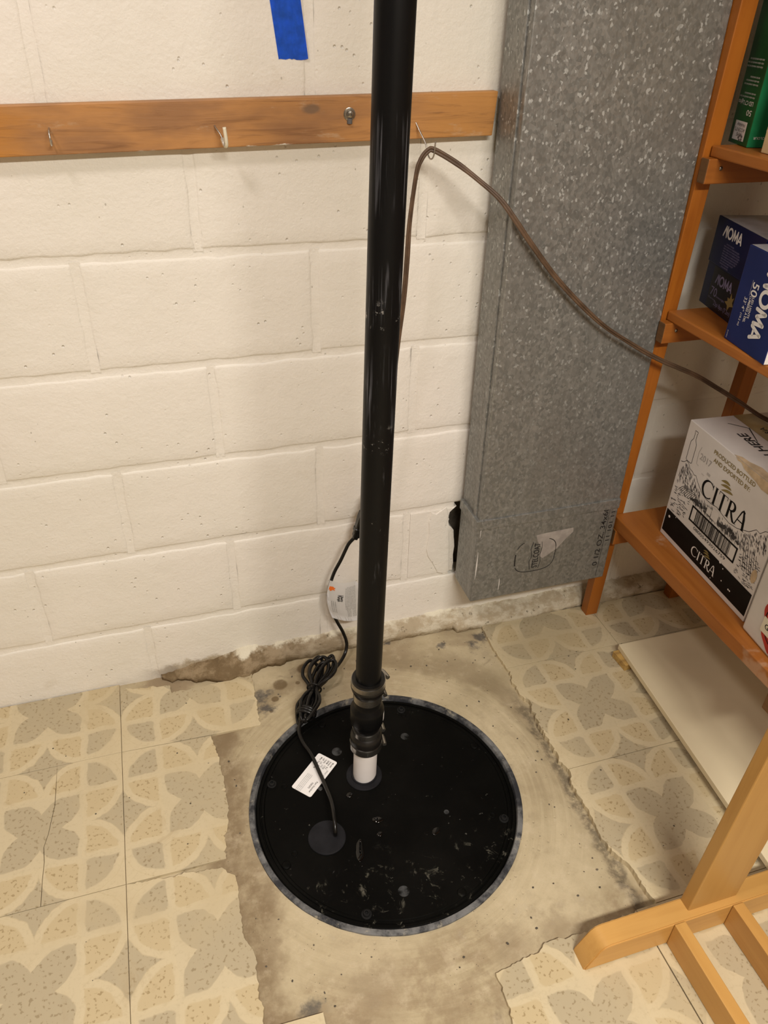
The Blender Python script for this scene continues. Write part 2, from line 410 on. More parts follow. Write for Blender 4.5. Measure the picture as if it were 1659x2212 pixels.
def prism_bm(poly, z0, z1, bev=0):
    bm = bmesh.new(); vb = [bm.verts.new((p[0], p[1], z0)) for p in poly]; vt = [bm.verts.new((p[0], p[1], z1)) for p in poly]
    n = len(poly); bm.faces.new(vb[::-1]); top = bm.faces.new(vt)
    for i in range(n): bm.faces.new((vb[i], vb[(i+1) % n], vt[(i+1) % n], vt[i]))
    bmesh.ops.recalc_face_normals(bm, faces=bm.faces[:])
    if bev: bmesh.ops.bevel(bm, geom=top.edges[:], offset=bev, segments=1, affect='EDGES')
    return bm
def lathe_bm(prof, segs=48, origin=(0, 0, 0), axis=(0, 0, 1), cap=True):
    """prof: list of (r, h) along axis"""
    ax = Vector(axis).normalized(); a = ax.orthogonal().normalized(); b = ax.cross(a); o = Vector(origin)
    bm = bmesh.new(); rings = []
    for r, h in prof:
        rings.append([bm.verts.new(o+ax*h+(a*math.cos(t)+b*math.sin(t))*r) for t in (2*math.pi*i/segs for i in range(segs))])
    for k in range(len(rings)-1):
        for i in range(segs):
            bm.faces.new((rings[k][i], rings[k][(i+1) % segs], rings[k+1][(i+1) % segs], rings[k+1][i]))
    if cap: bm.faces.new(rings[0][::-1]); bm.faces.new(rings[-1])
    bmesh.ops.recalc_face_normals(bm, faces=bm.faces[:])
    return bm
def catmull(pts, n=10):
    P = [Vector(p) for p in pts]; P = [P[0]*2-P[1]]+P+[P[-1]*2-P[-2]]; out = []
    for i in range(1, len(P)-2):
        for k in range(n):
            t = k/n; a, b, c, d = P[i-1], P[i], P[i+1], P[i+2]
            out.append(.5*((2*b)+(c-a)*t+(2*a-5*b+4*c-d)*t*t+(3*b-a-3*c+d)*t**3))
    out.append(P[-2]); return out
def tube_bm(pts, r, segs=10, bm=None, shape=None):
    """sweep along pts; r number or list; shape = list of (a,b) cross-section in (side, up) units"""
    own = bm is None; bm = bm or bmesh.new(); pts = [Vector(p) for p in pts]; n = len(pts)
    T = [(pts[min(i+1, n-1)]-pts[max(i-1, 0)]).normalized() for i in range(n)]
    nrm = T[0].orthogonal().normalized()
    if abs(T[0].z) < .95: nrm = (Vector((0, 0, 1))-T[0]*T[0].z).normalized()
    rings = []
    for i in range(n):
        nrm = (nrm-T[i]*nrm.dot(T[i])).normalized(); bi = T[i].cross(nrm); rr = r[i] if isinstance(r, (list, tuple)) else r
        if shape: rings.append([bm.verts.new(pts[i]+bi*a*rr+nrm*b*rr) for a, b in shape])
        else: rings.append([bm.verts.new(pts[i]+(nrm*math.cos(t)+bi*math.sin(t))*rr) for t in (2*math.pi*k/segs for k in range(segs))])
    m = len(rings[0])
    for i in range(n-1):
        for k in range(m): bm.faces.new((rings[i][k], rings[i][(k+1) % m], rings[i+1][(k+1) % m], rings[i+1][k]))
    bm.faces.new(rings[0][::-1]); bm.faces.new(rings[-1])
    if own: bmesh.ops.recalc_face_normals(bm, faces=bm.faces[:])
    return bm
def xf(bm, mat): bmesh.ops.transform(bm, matrix=mat, verts=bm.verts[:]); return bm

class Face:
    """flat print laid on a real surface: origin + right (s) + up (t), metres"""
    def __init__(s, o, right, up_, off=.0004):
        s.r = Vector(right).normalized(); s.u = Vector(up_).normalized(); s.n = s.r.cross(s.u); s.o = Vector(o)+s.n*off
    def p(s, a, b, h=0): return s.o+s.r*a+s.u*b+s.n*h
    def poly(s, bm, pts, h=0):
        try: bm.faces.new([bm.verts.new(s.p(a, b, h)) for a, b in pts])
        except ValueError: pass
    def ribbon(s, bm, pts, wd, h=0, closed=False):
        pts = [Vector((a, b)) for a, b in pts]; n = len(pts); L = []; R_ = []
        for i in range(n):
            if closed: d = (pts[(i+1) % n]-pts[i-1])
            else: d = pts[min(i+1, n-1)]-pts[max(i-1, 0)]
            if d.length == 0: d = Vector((1, 0))
            d.normalize(); q = Vector((-d.y, d.x)); ww = (wd[i] if isinstance(wd, list) else wd)/2
            L.append(bm.verts.new(s.p(*(pts[i]+q*ww), h))); R_.append(bm.verts.new(s.p(*(pts[i]-q*ww), h)))
        for i in range(n if closed else n-1):
            j = (i+1) % n
            try: bm.faces.new((R_[i], R_[j], L[j], L[i]))
            except ValueError: pass
    def rect(s, bm, a0, a1, b0, b1, h=0): s.poly(bm, [(a0, b0), (a1, b0), (a1, b1), (a0, b1)], h)
    def text(s, bm, body, size, a, b, bold=0, align='LEFT', sx=1, rot=0, shear=0, space=1, width=None):
        cu = bpy.data.curves.new('t', 'FONT'); cu.body = body; cu.size = size; cu.offset = bold*size; cu.align_x = align
        cu.resolution_u = 3; cu.shear = shear; cu.space_character = space
        o = bpy.data.objects.new('t', cu); me = bpy.data.meshes.new_from_object(o)
        xs = [v.co.x for v in me.vertices]
        if width and xs:
            sx = width/(max(xs)-min(xs))
        cr, sr = math.cos(rot), math.sin(rot); base = []
        for v in me.vertices:
            X, Y = v.co.x*sx, v.co.y; base.append(bm.verts.new(s.p(a+X*cr-Y*sr, b+X*sr+Y*cr)))
        for p in me.polygons:
            try: bm.faces.new([base[i] for i in p.vertices])
            except ValueError: pass
        bpy.data.objects.remove(o); bpy.data.curves.remove(cu); bpy.data.meshes.remove(me)

# ================================================================== THE SETTING
# ---- back wall: core, mortar joints, every block its own piece
RX0, RX1, RY0, RZ1 = -1.2, 2.35, -3.2, 2.42
wall = obj('wall_back', box_bm(RX0-.1, RX1+.1, .05, .14, -.1, RZ1+.05), 'core'); tag(wall, kind='structure')
ZF, X0, BK = .1591, .4587, .2032
beds = [ZF+BK*n for n in range(0, 12)]
J = .0056
def wob(a, b, k): return noise.noise(Vector((a*7.3, b*7.3, k)))
def block_bm(x0, x1, z0, z1, seed):
    nx = max(4, int((x1-x0)/.022)); nz = max(3, int((z1-z0)/.022)); bm = bmesh.new(); g = []
    xs = [x0, x0+.0022, x0+.006]+[x0+.006+(x1-x0-.012)*i/nx for i in range(1, nx)]+[x1-.006, x1-.0022, x1]
    zs = [z0, z0+.0022, z0+.006]+[z0+.006+(z1-z0-.012)*i/nz for i in range(1, nz)]+[z1-.006, z1-.0022, z1]
    for j, z in enumerate(zs):
        row = []
        for i, x in enumerate(xs):
            e = min(i, len(xs)-1-i, j, len(zs)-1-j)
            y = {0: .0038, 1: .0014, 2: .0004}.get(e, 0)-.0008*noise.noise(Vector((x*6, z*6, seed)))
            xx = x+(.0034*wob(z*4, seed, 3) if e <= 2 else 0); z2 = z+(.0030*wob(x*4, seed, 9) if e <= 2 else 0)
            row.append(bm.verts.new((xx, y, z2)))
        g.append(row)
    for j in range(len(zs)-1):
        for i in range(len(xs)-1): bm.faces.new((g[j][i], g[j][i+1], g[j+1][i+1], g[j+1][i]))
    rim = g[0]+[r[-1] for r in g[1:]]+g[-1][-2::-1]+[r[0] for r in g[-2:0:-1]]
    bk = [bm.verts.new((v.co.x, .045, v.co.z)) for v in rim]; n = len(rim)
    for i in range(n): bm.faces.new((rim[(i+1) % n], rim[i], bk[i], bk[(i+1) % n]))
    return bm
mort = bmesh.new()
def strip(x0, x1, z0, z1):
    nx = max(2, int((x1-x0)/.03)); nz = max(2, int((z1-z0)/.03)); 
    for a in range(nx):
        pass
    ny = nz
    if x1-x0 > z1-z0: ny = 2
    else: nx = 2
    V = [[mort.verts.new((x0+(x1-x0)*i/nx, (.0026 if x1-x0 > z1-z0 else .0018)+(.0010 if (0 < (j if nx > ny else i) < (ny if nx > ny else nx)) else -.0004)-.0012*noise.noise(Vector((x0*9+i*.9, z0*9+j*.9, 2))), z0+(z1-z0)*j/ny)) for i in range(nx+1)] for j in range(ny+1)]
    for j in range(ny):
        for i in range(nx): mort.faces.new((V[j][i], V[j][i+1], V[j+1][i+1], V[j+1][i]))
seed = 0
HOLE = (1.168, 1.215, .15, .37)
for k, zt in enumerate(beds):
    zb = beds[k-1] if k else -.02
    zt = min(zt, RZ1)
    par = 0 if k % 2 == 0 else 1
    # row k lies under bed k ; rows 0,2,4,6 have joints on even indices
    xs = [X0+BK*n for n in range(-9, 11) if (n % 2) == par]
    xs = [RX0-.02]+[x for x in xs if RX0+.05 < x < RX1-.05]+[RX1+.02]
    for i in range(len(xs)-1):
        seed += 1
        a, b = xs[i]+J, xs[i+1]-J; c, d = zb+J, zt-J
        if k == 1 and a < 1.19 < b:      # block broken away beside the duct
            right = [(1.192, d), (1.183, .352), (1.172, .346), (1.170, .334), (1.176, .322), (1.171, .308), (1.181, .300), (1.190, .288), (1.192, .262), (1.1945, .240), (1.193, .215), (1.1955, .19), (1.196, c)]
            bm = bmesh.new(); ol = [(a, c)]+right[::-1]+[(a, d)]
            vf = [bm.verts.new((x, 0, z)) for x, z in ol]; vb = [bm.verts.new((x, .045, z)) for x, z in ol]; n = len(ol)
            f = bm.faces.new(vf)
            for q in range(n): bm.faces.new((vf[(q+1) % n], vf[q], vb[q], vb[(q+1) % n]))
            bmesh.ops.bevel(bm, geom=f.edges[:], offset=.003, segments=2, affect='EDGES')
            bmesh.ops.recalc_face_normals(bm, faces=bm.faces[:])
            tag(obj('concrete_block', bm, 'wall', wall), 'painted block with its corner broken away beside the duct')
            strip(xs[i]-J*1.5, xs[i]+J*1.5, zb+J*.5, zt-J*.5)
            seed += 1
            obj('concrete_block', block_bm(1.33, b, c, d, seed), 'wall', wall, True)
            continue
        obj('concrete_block', block_bm(a, b, c, d, seed), 'wall', wall, True)
        if i: strip(xs[i]-J*1.5, xs[i]+J*1.5, zb+J*.5, zt-J*.5)
    if zt < RZ1: 
        if k in (0, 1): strip(RX0, 1.185, zt-J*1.5, zt+J*1.5); strip(1.23, RX1, zt-J*1.5, zt+J*1.5)
        else: strip(RX0, RX1, zt-J*1.5, zt+J*1.5)
bmesh.ops.recalc_face_normals(mort, faces=mort.faces[:])
for f in mort.faces:
    if f.normal.y > 0: f.normal_flip()
obj('mortar_joints', mort, 'mortar', wall, True)
# lumpy plaster patch beside the hole
pp = [(1.128, .352), (1.14, .345), (1.165, .362), (1.172, .335), (1.166, .305), (1.176, .29), (1.180, .25), (1.183, .2), (1.186, .168), (1.17, .162), (1.155, .168), (1.14, .20), (1.127, .222), (1.121, .245), (1.126, .29), (1.123, .325)]
bm = prism_bm([(x, z) for x, z in pp], 0, .0024, .0012)
xf(bm, Matrix(((1, 0, 0, 0), (0, 0, -1, 0), (0, 1, 0, 0), (0, 0, 0, 1))))
bmesh.ops.recalc_face_normals(bm, faces=bm.faces[:])
tag(obj('plaster_patch', bm, 'wall', wall), 'lumpy plaster patch beside the hole by the duct')

for nm, b in (('wall_left', (RX0-.1, RX0, RY0, .05)), ('wall_right', (RX1, RX1+.1, RY0, .05)), ('wall_front', (RX0-.1, RX1+.1, RY0-.1, RY0))):
    tag(obj(nm, box_bm(*b, -.1, RZ1), 'room'), kind='structure')
tag(obj('ceiling', box_bm(RX0-.1, RX1+.1, RY0-.1, .14, RZ1, RZ1+.08), 'ceil'), kind='structure')

# ---- floor: concrete slab with the round pit opening, vinyl tiles on it
bm = bmesh.new(); SEG = 260; radii = [.2735, .276, .279]+[.283+.006*i for i in range(60)]+[.65, .7, .78, .9, 1.1, 1.4, 1.9, 2.6, 3.4, 4.6]
rings = []
for r in radii:
    row = []
    for i in range(SEG):
        t = 2*math.pi*i/SEG; x = PC[0]+r*math.cos(t); y = PC[1]+r*math.sin(t)
        x = min(max(x, RX0-.05), RX1+.05); y = min(max(y, RY0-.05), .045)
        s = max(0, min(1, (.41-r)/.12)); s = s*s*(3-2*s)
        z = -.0065+.0055*s+.0016*noise.noise(Vector((x*14, y*14, 0)))+.0010*noise.noise(Vector((x*45, y*45, 4)))
        if x > 1.2 and y < -.25: z -= .010*max(0, min(1, (x-1.225)/.03))*(.55+.8*noise.noise(Vector((x*20, y*20, 9))))
        elif x > 1.2: z -= .002*max(0, min(1, (x-1.2)/.05))
        row.append(bm.verts.new((x, y, min(z, .0005))))
    rings.append(row)
for k in range(len(rings)-1):
    for i in range(SEG): bm.faces.new((rings[k][i], rings[k+1][i], rings[k+1][(i+1) % SEG], rings[k][(i+1) % SEG]))
bmesh.ops.remove_doubles(bm, verts=bm.verts[:], dist=1e-5)
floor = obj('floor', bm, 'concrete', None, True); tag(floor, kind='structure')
for p in floor.data.polygons:
    pass

TS = .3048
def jag(poly, flags, amp=.0035, seed=0):
    """subdivide edges flagged broken with ragged offsets"""
    rnd = random.Random(seed); out = []; n = len(poly)
    for i in range(n):
        a = Vector(poly[i]); b = Vector(poly[(i+1) % n]); out.append(tuple(a))
        if flags(i):
            L = (b-a).length; k = max(1, int(L/.0045)); d = (b-a).normalized() if L else Vector((1, 0)); q = Vector((-d.y, d.x))
            for j in range(1, k):
                p = a.lerp(b, j/k); o_ = amp*(1.5*noise.noise(Vector((p.x*55, p.y*55, seed)))+1.0*noise.noise(Vector((p.x*190, p.y*190, seed+5)))+.35*rnd.uniform(-1, 1))
                out.append(tuple(p+q*o_+d*rnd.uniform(-.0009, .0009)))
    return out
def tile(poly, org, label=None, th=.0035, rnd=None):
    bm = prism_bm([(x-org[0], y-org[1]) for x, y in poly], -th-.012, 0, .0004)
    o = obj('floor_tile', bm, 'tile', floor, loc=(org[0], org[1], random.uniform(-.0003, .0003)))
    if label: tag(o, label)
    return o
g = .0005
CRACK = [(.246, -.211), (.2455, -.255), (.245, -.299), (.2395, -.335), (.236, -.36), (.229, -.388), (.2315, -.42), (.230, -.455), (.230, -.503)]
cols = [.3747-TS*i for i in range(0, 6)]     # left field column lines
rows = [-.0015, -.2014, -.5062, -.8110, -1.1158, -1.4206, -1.7254, -2.0302, -2.335, -2.6398, -2.9446, -3.2]
def rect(a, b, c, d): return [(a+g, c+g), (b-g, c+g), (b-g, d-g), (a+g, d-g)]
for i in range(5):
    for j in range(len(rows)-1):
        y1, y0 = rows[j], rows[j+1]
        if i == 0 and j == 1:      # tile split by a crack
            ck = CRACK
            R_ = rect(cols[1], cols[0], y0, y1)
            tile([R_[0], (ck[-1][0]-g, R_[0][1])]+[(x-g, y) for x, y in ck[-2:0:-1]]+[(ck[0][0]-g, ck[0][1]), (ck[0][0]-g, R_[3][1]), R_[3]], (cols[1], y0), 'left piece of the tile split by a long crack')
            tile([(ck[-1][0]+g, R_[1][1]), R_[1], R_[2], (ck[0][0]-g*.9, R_[2][1]), (ck[0][0]-g*.6, ck[0][1])]+[(x+g, y) for x, y in ck[1:-1]], (cols[1], y0), 'right piece of the tile split by a long crack')
            continue
        tile(rect(max(cols[i+1], RX0), cols[i], y0, y1), (cols[i+1], rows[1] if j == 0 else y0))
cL = cols[0]
tile(jag([(cL+g, -.2010), (.561, -.2065), (.669, -.2095), (.676, -.036), (.587, -.060), (.489, -.061), (.486, -.035), (cL+g, -.018)], lambda i: i in (2, 3, 4, 5, 6), .0025, 1), (cL, rows[1]), 'tile with a ragged edge reaching the raw cement at the wall')
tile(jag([(cL+g, rows[2]+g), (.555, -.5065), (.559, -.464), (.570, -.428), (.573, -.383), (.572, -.295), (.561, -.2095), (cL+g, -.2025)], lambda i: 1 <= i <= 5, .0025, 2), (cL, rows[2]))
tile(jag([(cL+g, rows[3]+g), (.571, -.8105), (.579, -.78), (.575, -.755), (.579, -.699), (.565, -.661), (.566, -.601), (.568, -.564), (.566, -.544), (.545, -.522), (cL+g, rows[2]-g)], lambda i: 1 <= i <= 9, .0025, 3), (cL, rows[3]))
tile([(cL+g, rows[4]+g), (.668, rows[4]+g), (.668, -.8135), (.60, -.8115), (cL+g, -.8115)], (cL, rows[4]))
cR = 1.5815
R0 = [(1.273, -.043), (1.268, -.127), (1.271, -.2008)]
tile(jag(R0+[(cR-g, -.2008), (cR-g, -.046)], lambda i: i in (0, 1), .002, 4), (cR-TS, rows[1]))
R1 = [(1.271, -.2018), (1.266, -.28), (1.28, -.317), (1.268, -.378), (1.268, -.434), (1.269, -.491), (1.273, -.5055)]
tile(jag(R1+[(cR-g, -.5055), (cR-g, -.2018)], lambda i: i <= 5, .0045, 5), (cR-TS, rows[2]), 'tile with a ragged broken edge beside the pit cement')
R2 = [(1.275, -.5068), (1.273, -.52), (1.265, -.535), (1.264, -.577), (1.261, -.632), (1.258, -.665), (1.273, -.719), (1.281, -.738), (1.284, -.766), (1.286, -.8105)]
tile(jag(R2+[(cR-g, -.8105), (cR-g, -.5068)], lambda i: i <= 8, .0035, 6), (cR-TS, rows[3]))
for j in range(3):
    for i in range(3):
        a = cR+TS*i; b = min(cR+TS*(i+1), RX1)
        tile(rect(a, b, rows[j+1], rows[j] if j else -.046), (a, rows[j+1]))
R3 = [(.958, -.838), (1.047, -.825), (1.06, -.816), (1.125, -.821), (1.243, -.8118), (1.243, -1.1153), (.946, -1.1153), (.952, -.916)]
tile(jag(R3, lambda i: i in (0, 1, 2, 3, 7), .003, 7), (1.2445-TS, rows[4]), 'tile with a broken corner in front of the pit')
for j in range(3, len(rows)-1):
    for i in range(4):
        a = 1.2445+TS*i; b = min(a+TS, RX1); tile(rect(a, b, rows[j+1], rows[j]), (a, rows[j+1]))
for j in range(4, len(rows)-1):
    for a, b in ((cL, .6595), (.6595, .9397), (.9397, 1.2445)):
        tile(rect(a, b, rows[j+1], rows[j]), (a, rows[j+1]))

# ---- raw cement fillet along the foot of the wall
bm = bmesh.new(); NX = 320; secs = []
for i in range(NX+1):
    x = .47+(RX1-.47)*i/NX; nz = lambda k, f: noise.noise(Vector((x*f, k*3.1, k)))
    h = .036+.008*nz(1, 9)+.005*nz(2, 40); d = .030+.006*nz(3, 8)+.003*nz(4, 45)
    if x < .76:
        t = (x-.47)/.29; d = .012+.018*t+.036*math.sin(math.pi*min(1, max(0, t)))**1.3+.012*nz(5, 30)+.006*nz(15, 80); h = .003+.036*min(1, t*1.6)+.010*nz(6, 32)*min(1, t*3)+.006*nz(16, 85)
    if x > 1.2: d += .016; h -= .004
    h = max(.004, h); prof = [(-.006, -.008), (-d, -.006), (-d*.97, h*.30), (-d*.80, h*.62), (-d*.5, h*.86), (-d*.2, h*.98), (.002, h*1.05)]
    secs.append([bm.verts.new((x+.002*nz(k+9, 60), a+.0035*nz(k+20, 60)*(0 < k), b+.0045*nz(k+30, 70)*(1 < k))) for k, (a, b) in enumerate(prof)])
for i in range(NX):
    for k in range(6): bm.faces.new((secs[i][k], secs[i][k+1], secs[i+1][k+1], secs[i+1][k]))
bm.faces.new(secs[0]); bm.faces.new(secs[-1][::-1])
bmesh.ops.recalc_face_normals(bm, faces=bm.faces[:])
tag(obj('baseboard_back', bm, 'curb', None, True), kind='structure')

# ---- ceiling lamp
lt = thing('ceiling_lamp', 'white strip lamp with a long diffuser mounted on the ceiling', 'lamp', (LAMP.x, LAMP.y, RZ1))
obj('housing', box_bm(LAMP.x-.62, LAMP.x+.62, LAMP.y-.14, LAMP.y+.14, LAMP.z, RZ1, .008), 'whitemetal', lt)
obj('diffuser', box_bm(LAMP.x-.59, LAMP.x+.59, LAMP.y-.11, LAMP.y+.11, LAMP.z-.035, LAMP.z+.002, .01), 'diffuser', lt)

lt = thing('ceiling_lamp', 'small round white lamp on the ceiling near the block wall', 'lamp', (LAMP2.x, LAMP2.y, RZ1))
obj('housing', lathe_bm([(.001, RZ1), (.165, RZ1), (.165, LAMP2.z+.01), (.150, LAMP2.z), (.001, LAMP2.z)], 48, (LAMP2.x, LAMP2.y, 0), cap=False), 'whitemetal', lt)
obj('diffuser', lathe_bm([(.148, LAMP2.z+.002), (.146, LAMP2.z-.02), (.12, LAMP2.z-.040), (.06, LAMP2.z-.050), (.001, LAMP2.z-.052)], 48, (LAMP2.x, LAMP2.y, 0), cap=False), 'diffuser', lt, True)

# ================================================================== SUMP PIT
LZ = -.004      # lid top
bs = thing('sump_basin', 'dark plastic pit rim smeared with grey cement, around the black cover', 'basin', (PC[0], PC[1], 0))
def circ_prof(prof, segs=128):
    return lathe_bm(prof, segs, (PC[0], PC[1], 0), cap=False)
o = obj('basin_rim', circ_prof([(.2745, -.02), (.2755, -.004), (.2745, .0022), (.270, .0032), (.2645, .0028), (.2628, -.0005), (.2622, -.02)]), 'rim', bs); autosmooth(o, 50)
o = obj('basin_wall', circ_prof([(.262, -.018), (.2615, -.055)], 64), 'rubber', bs)
cv = thing('sump_cover', 'round black plastic pit cover with bolts and two rubber seals', 'cover', (PC[0], PC[1], LZ))
def n_plate():
    pr = [(.261, -.012), (.2612, LZ+.0005), (.2595, LZ+.002), (.2545, LZ+.002), (.2535, LZ-.0015), (.2515, LZ-.0015), (.2505, LZ), (.246, LZ), (.2452, LZ-.001), (.2442, LZ), (.15, LZ), (.001, LZ)]
    b = lathe_bm([(.001, -.014)]+pr, 128, (PC[0], PC[1], 0), cap=False); return b
o = obj('cover_plate', n_plate(), 'lid', cv); autosmooth(o, 40)
for ang in (155.2, 64.4, -26.9, -115.8):
    t = math.radians(ang); c = (PC[0]+.2375*math.cos(t), PC[1]+.2375*math.sin(t), LZ)
    b = obj('bolt', lathe_bm([(.0095, -.001), (.0095, .0012), (.0088, .002), (.0066, .0022), (.0062, .0058), (.0052, .0068), (.0034, .0068), (.0032, .003), (.0003, .003)], 24, c, cap=False), 'rubber', cv); autosmooth(b, 40)
for ang in (-159.5, 18.3, -71.7, 110):
    t = math.radians(ang); c = (PC[0]+.2365*math.cos(t), PC[1]+.2365*math.sin(t), LZ)
    b = obj('plug_button', lathe_bm([(.0085, -.001), (.0085, .001), (.007, .0022), (.003, .0026), (.0003, .0026)], 24, c, cap=False), 'lid', cv, True)
for (bx, by) in ((.690, -.378), (.985, -.268), (1.075, -.560), (.680, -.53)):
    obj('knockout', lathe_bm([(.0062, -.001), (.0062, .0007), (.0052, .0011), (.0044, .0004), (.0003, .0004)], 20, (bx, by, LZ), cap=False), 'lid', cv, True)
o = obj('pipe_seal', lathe_bm([(.0375, -.001), (.0375, .002), (.0362, .0032), (.027, .0034), (.0262, .0062), (.0238, .0066)], 48, (.8545, -.399, LZ), cap=False), 'seal', cv); autosmooth(o, 35)
o = obj('cord_seal', lathe_bm([(.0365, -.001), (.0365, .0022), (.0352, .0034), (.0006, .0034)], 48, (.7465, -.516, LZ), cap=False), 'seal', cv); autosmooth(o, 35)
# rating label
A, B, C_, D = Vector((.776, -.317, 0)), Vector((.809, -.354, 0)), Vector((.736, -.419, 0)), Vector((.704, -.383, 0))
cen = (A+B+C_+D)/4; ur = (D-A).normalized(); LW, LH = .1, .048
# plate: long side from A to D ; text reads along D->A?  (upside-down to the viewer)
rgt = (D-A).normalized(); upv = Vector((0, 0, 1)).cross(rgt)
def rr(wd, ht, r, n=5):
    out = []
    for cx, cy, a0 in ((wd/2-r, ht/2-r, 0), (-wd/2+r, ht/2-r, 90), (-wd/2+r, -ht/2+r, 180), (wd/2-r, -ht/2+r, 270)):
        for k in range(n+1):
            a = math.radians(a0+90*k/n); out.append((cx+r*math.cos(a), cy+r*math.sin(a)))
    return out
fl = Face(Vector((cen.x, cen.y, LZ)), rgt, upv, 0)
bm = bmesh.new(); n0 = rr(LW, LH, .004)
vb = [bm.verts.new(fl.p(a, b, 0)) for a, b in n0]; vt = [bm.verts.new(fl.p(a, b, .0005)) for a, b in n0]
bm.faces.new(vt); k = len(n0)
for i in range(k): bm.faces.new((vb[i], vb[(i+1) % k], vt[(i+1) % k], vt[i]))
plate = obj('rating_label', bm, 'label', cv); tag(plate, 'white printed rating label')
ft = Face(Vector((cen.x, cen.y, LZ)), rgt, upv, .0007); bm = bmesh.new()
yy = .016
for i, (a, b_) in enumerate((('Model', 'SPAC-237'), ('Amps  8.2', ''), ('RPM   1725', ''), ('Volts   115', ''), ('HP  1/3   PH 1', ''), ('Max Temp 140', ''))):
    ft.text(bm, a, .0052, -.044, yy-i*.0058, .02)
    if b_: ft.text(bm, b_, .0052, -.022, yy-i*.0058, 0)
ft.text(bm, 'Part Number', .0056, .012, .013, .02); ft.text(bm, '700293', .0056, .018, .006, .02)
for i in range(4): ft.text(bm, 'CAUTION disconnect power before service', .0026, .004, -.004-i*.0034, 0)
obj('printed_lettering', bm, 'inkgrey', plate)

# ---- discharge pipe with check valve
B0 = Vector((.8565, -.396, LZ)); AX = Vector((.0155, 0, 1)).normalized()
dp = thing('discharge_pipe', 'black plastic discharge pipe rising from the pit through a clamped check valve', 'pipe', tuple(B0))
def part(name, prof, mat, parent=dp, segs=48, ang=30, cap=False):
    return autosmooth(obj(name, lathe_bm(prof, segs, B0, AX, cap), mat, parent), ang)
part('white_stub', [(.0215, 0), (.0241, 0), (.0241, .11), (.0215, .11)], 'pvc')
lc = part('lower_coupling', [(.0243, .090), (.0305, .090), (.0312, .093), (.0312, .110), (.0322, .114), (.0322, .124), (.0305, .130), (.0268, .134), (.0266, .148), (.025, .150)], 'coupler')
part('check_valve', [(.0255, .142), (.0262, .156), (.0272, .160), (.0305, .163), (.0312, .1655), (.0312, .169), (.0322, .171), (.0330, .174), (.0330, .202), (.0320, .206), (.0272, .213), (.0262, .216), (.0262, .236)], 'abs')
uc = part('upper_coupling', [(.0255, .228), (.0268, .229), (.0268, .250), (.0285, .254), (.0318, .258), (.0332, .264), (.0330, .268), (.0318, .270), (.0318, .282), (.0310, .2855), (.0243, .2855)], 'coupler')
def clamp(parent, h, r, hgt, ang):
    b = part('hose_clamp', [(r, h), (r+.0012, h), (r+.0012, h+hgt), (r, h+hgt)], 'steel', parent)
    d = Vector((math.cos(ang), math.sin(ang), 0)); c = B0+AX*(h+hgt/2)+d*(r+.005)
    tan = Vector((-math.sin(ang), math.cos(ang), 0))
    bm = lathe_bm([(.0005, -.012), (.0042, -.012), (.0046, -.008), (.0046, .006), (.0036, .007), (.0036, .011), (.0005, .011)], 12, c, tan, cap=False)
    bm2 = bmesh.new(); bm2.from_mesh(b.data)
    me = bpy.data.meshes.new('x'); bm.to_mesh(me); bm.free(); bm2.from_mesh(me); bm2.to_mesh(b.data); bm2.free(); bpy.data.meshes.remove(me)
clamp(lc, .0930, .0312, .0150, -.1)
clamp(lc, .1355, .0267, .0115, -.05)
clamp(uc, .2310, .0268, .0160, .0)
clamp(uc, .2700, .0318, .0115, .25)
bp = part('black_pipe', [(.0215, .240), (.0241, .240), (.0241, 2.418), (.0215, 2.418)], 'abs', segs=64)
# small silver sticker on the valve
bm = bmesh.new(); aa = Vector((0, 0, 0)); ax_a = AX.orthogonal()
t0 = math.radians(-75); vv = []
for i in range(7):
    t = t0+math.radians(34)*i/6+math.radians(38)
    d = Vector((math.cos(t), math.sin(t), 0))
    vv.append((bm.verts.new(B0+AX*.178+d*.0334), bm.verts.new(B0+AX*.199+d*.0334)))
for i in range(6): bm.faces.new((vv[i][0], vv[i+1][0], vv[i+1][1], vv[i][1]))
obj('valve_sticker', bm, 'label', dp, True)

# ---- pump power cord: from the seal over the label to a tied bundle, then up the wall
pc_ = thing('pump_power_cord', 'black power cord tied in a looped bundle beside the pit, with a white tag', 'power cord', (.763, -.516, LZ))
CR = .0041
run = [(.763, -.517, -.001), (.7625, -.519, .014), (.766, -.497, .026), (.770, -.455, .021), (.769, -.415, .012), (.7655, -.375, .0065), (.759, -.325, .006), (.748, -.290, .009), (.746, -.262, .016), (.756, -.243, .020), (.768, -.243, .028)]
autosmooth(obj('cord_run', tube_bm(catmull(run, 8), CR, 10), 'cordblk', pc_), 60)
# bundle: several elongated loops lying on the floor, pinched by a tie
bun = thing_b = None
bm = bmesh.new(); rnd = random.Random(4)
c0 = Vector((.764, -.238, .018)); c1 = Vector((.838, -.098, .018)); axd = (c1-c0); Lb = axd.length; axd.normalize(); sd = Vector((axd.y, -axd.x, 0))
loops = [(-.024, .040, 0.00), (-.012, .032, .010), (.005, .037, -.006), (.015, .027, .014), (-.002, .044, .004), (.022, .034, -.004)]
for k, (off, wd, ext) in enumerate(loops):
    pts = []
    for i in range(28):
        t = 2*math.pi*i/28; s = (1-math.cos(t))/2            # 0 near the pit .. 1 far end
        u = -.012+(Lb+.022+ext)*s
        pin = 1-.80*math.exp(-((s-.52)/.15)**2)               # pinch at the tie
        a = (wd*.62*math.sin(t)*(.55+.55*s)*pin)+off*(.35+.75*s)*pin
        h = .010+.004*k*(.4+.6*pin)+.006*math.sin(t*2+k)*.5+.012*s
        pts.append(c0+axd*u+sd*a+Vector((0, 0, h-.014+.003*rnd.random())))
    cl = catmull(pts+[pts[0]], 4)
    tube_bm(cl, CR, 8, bm)
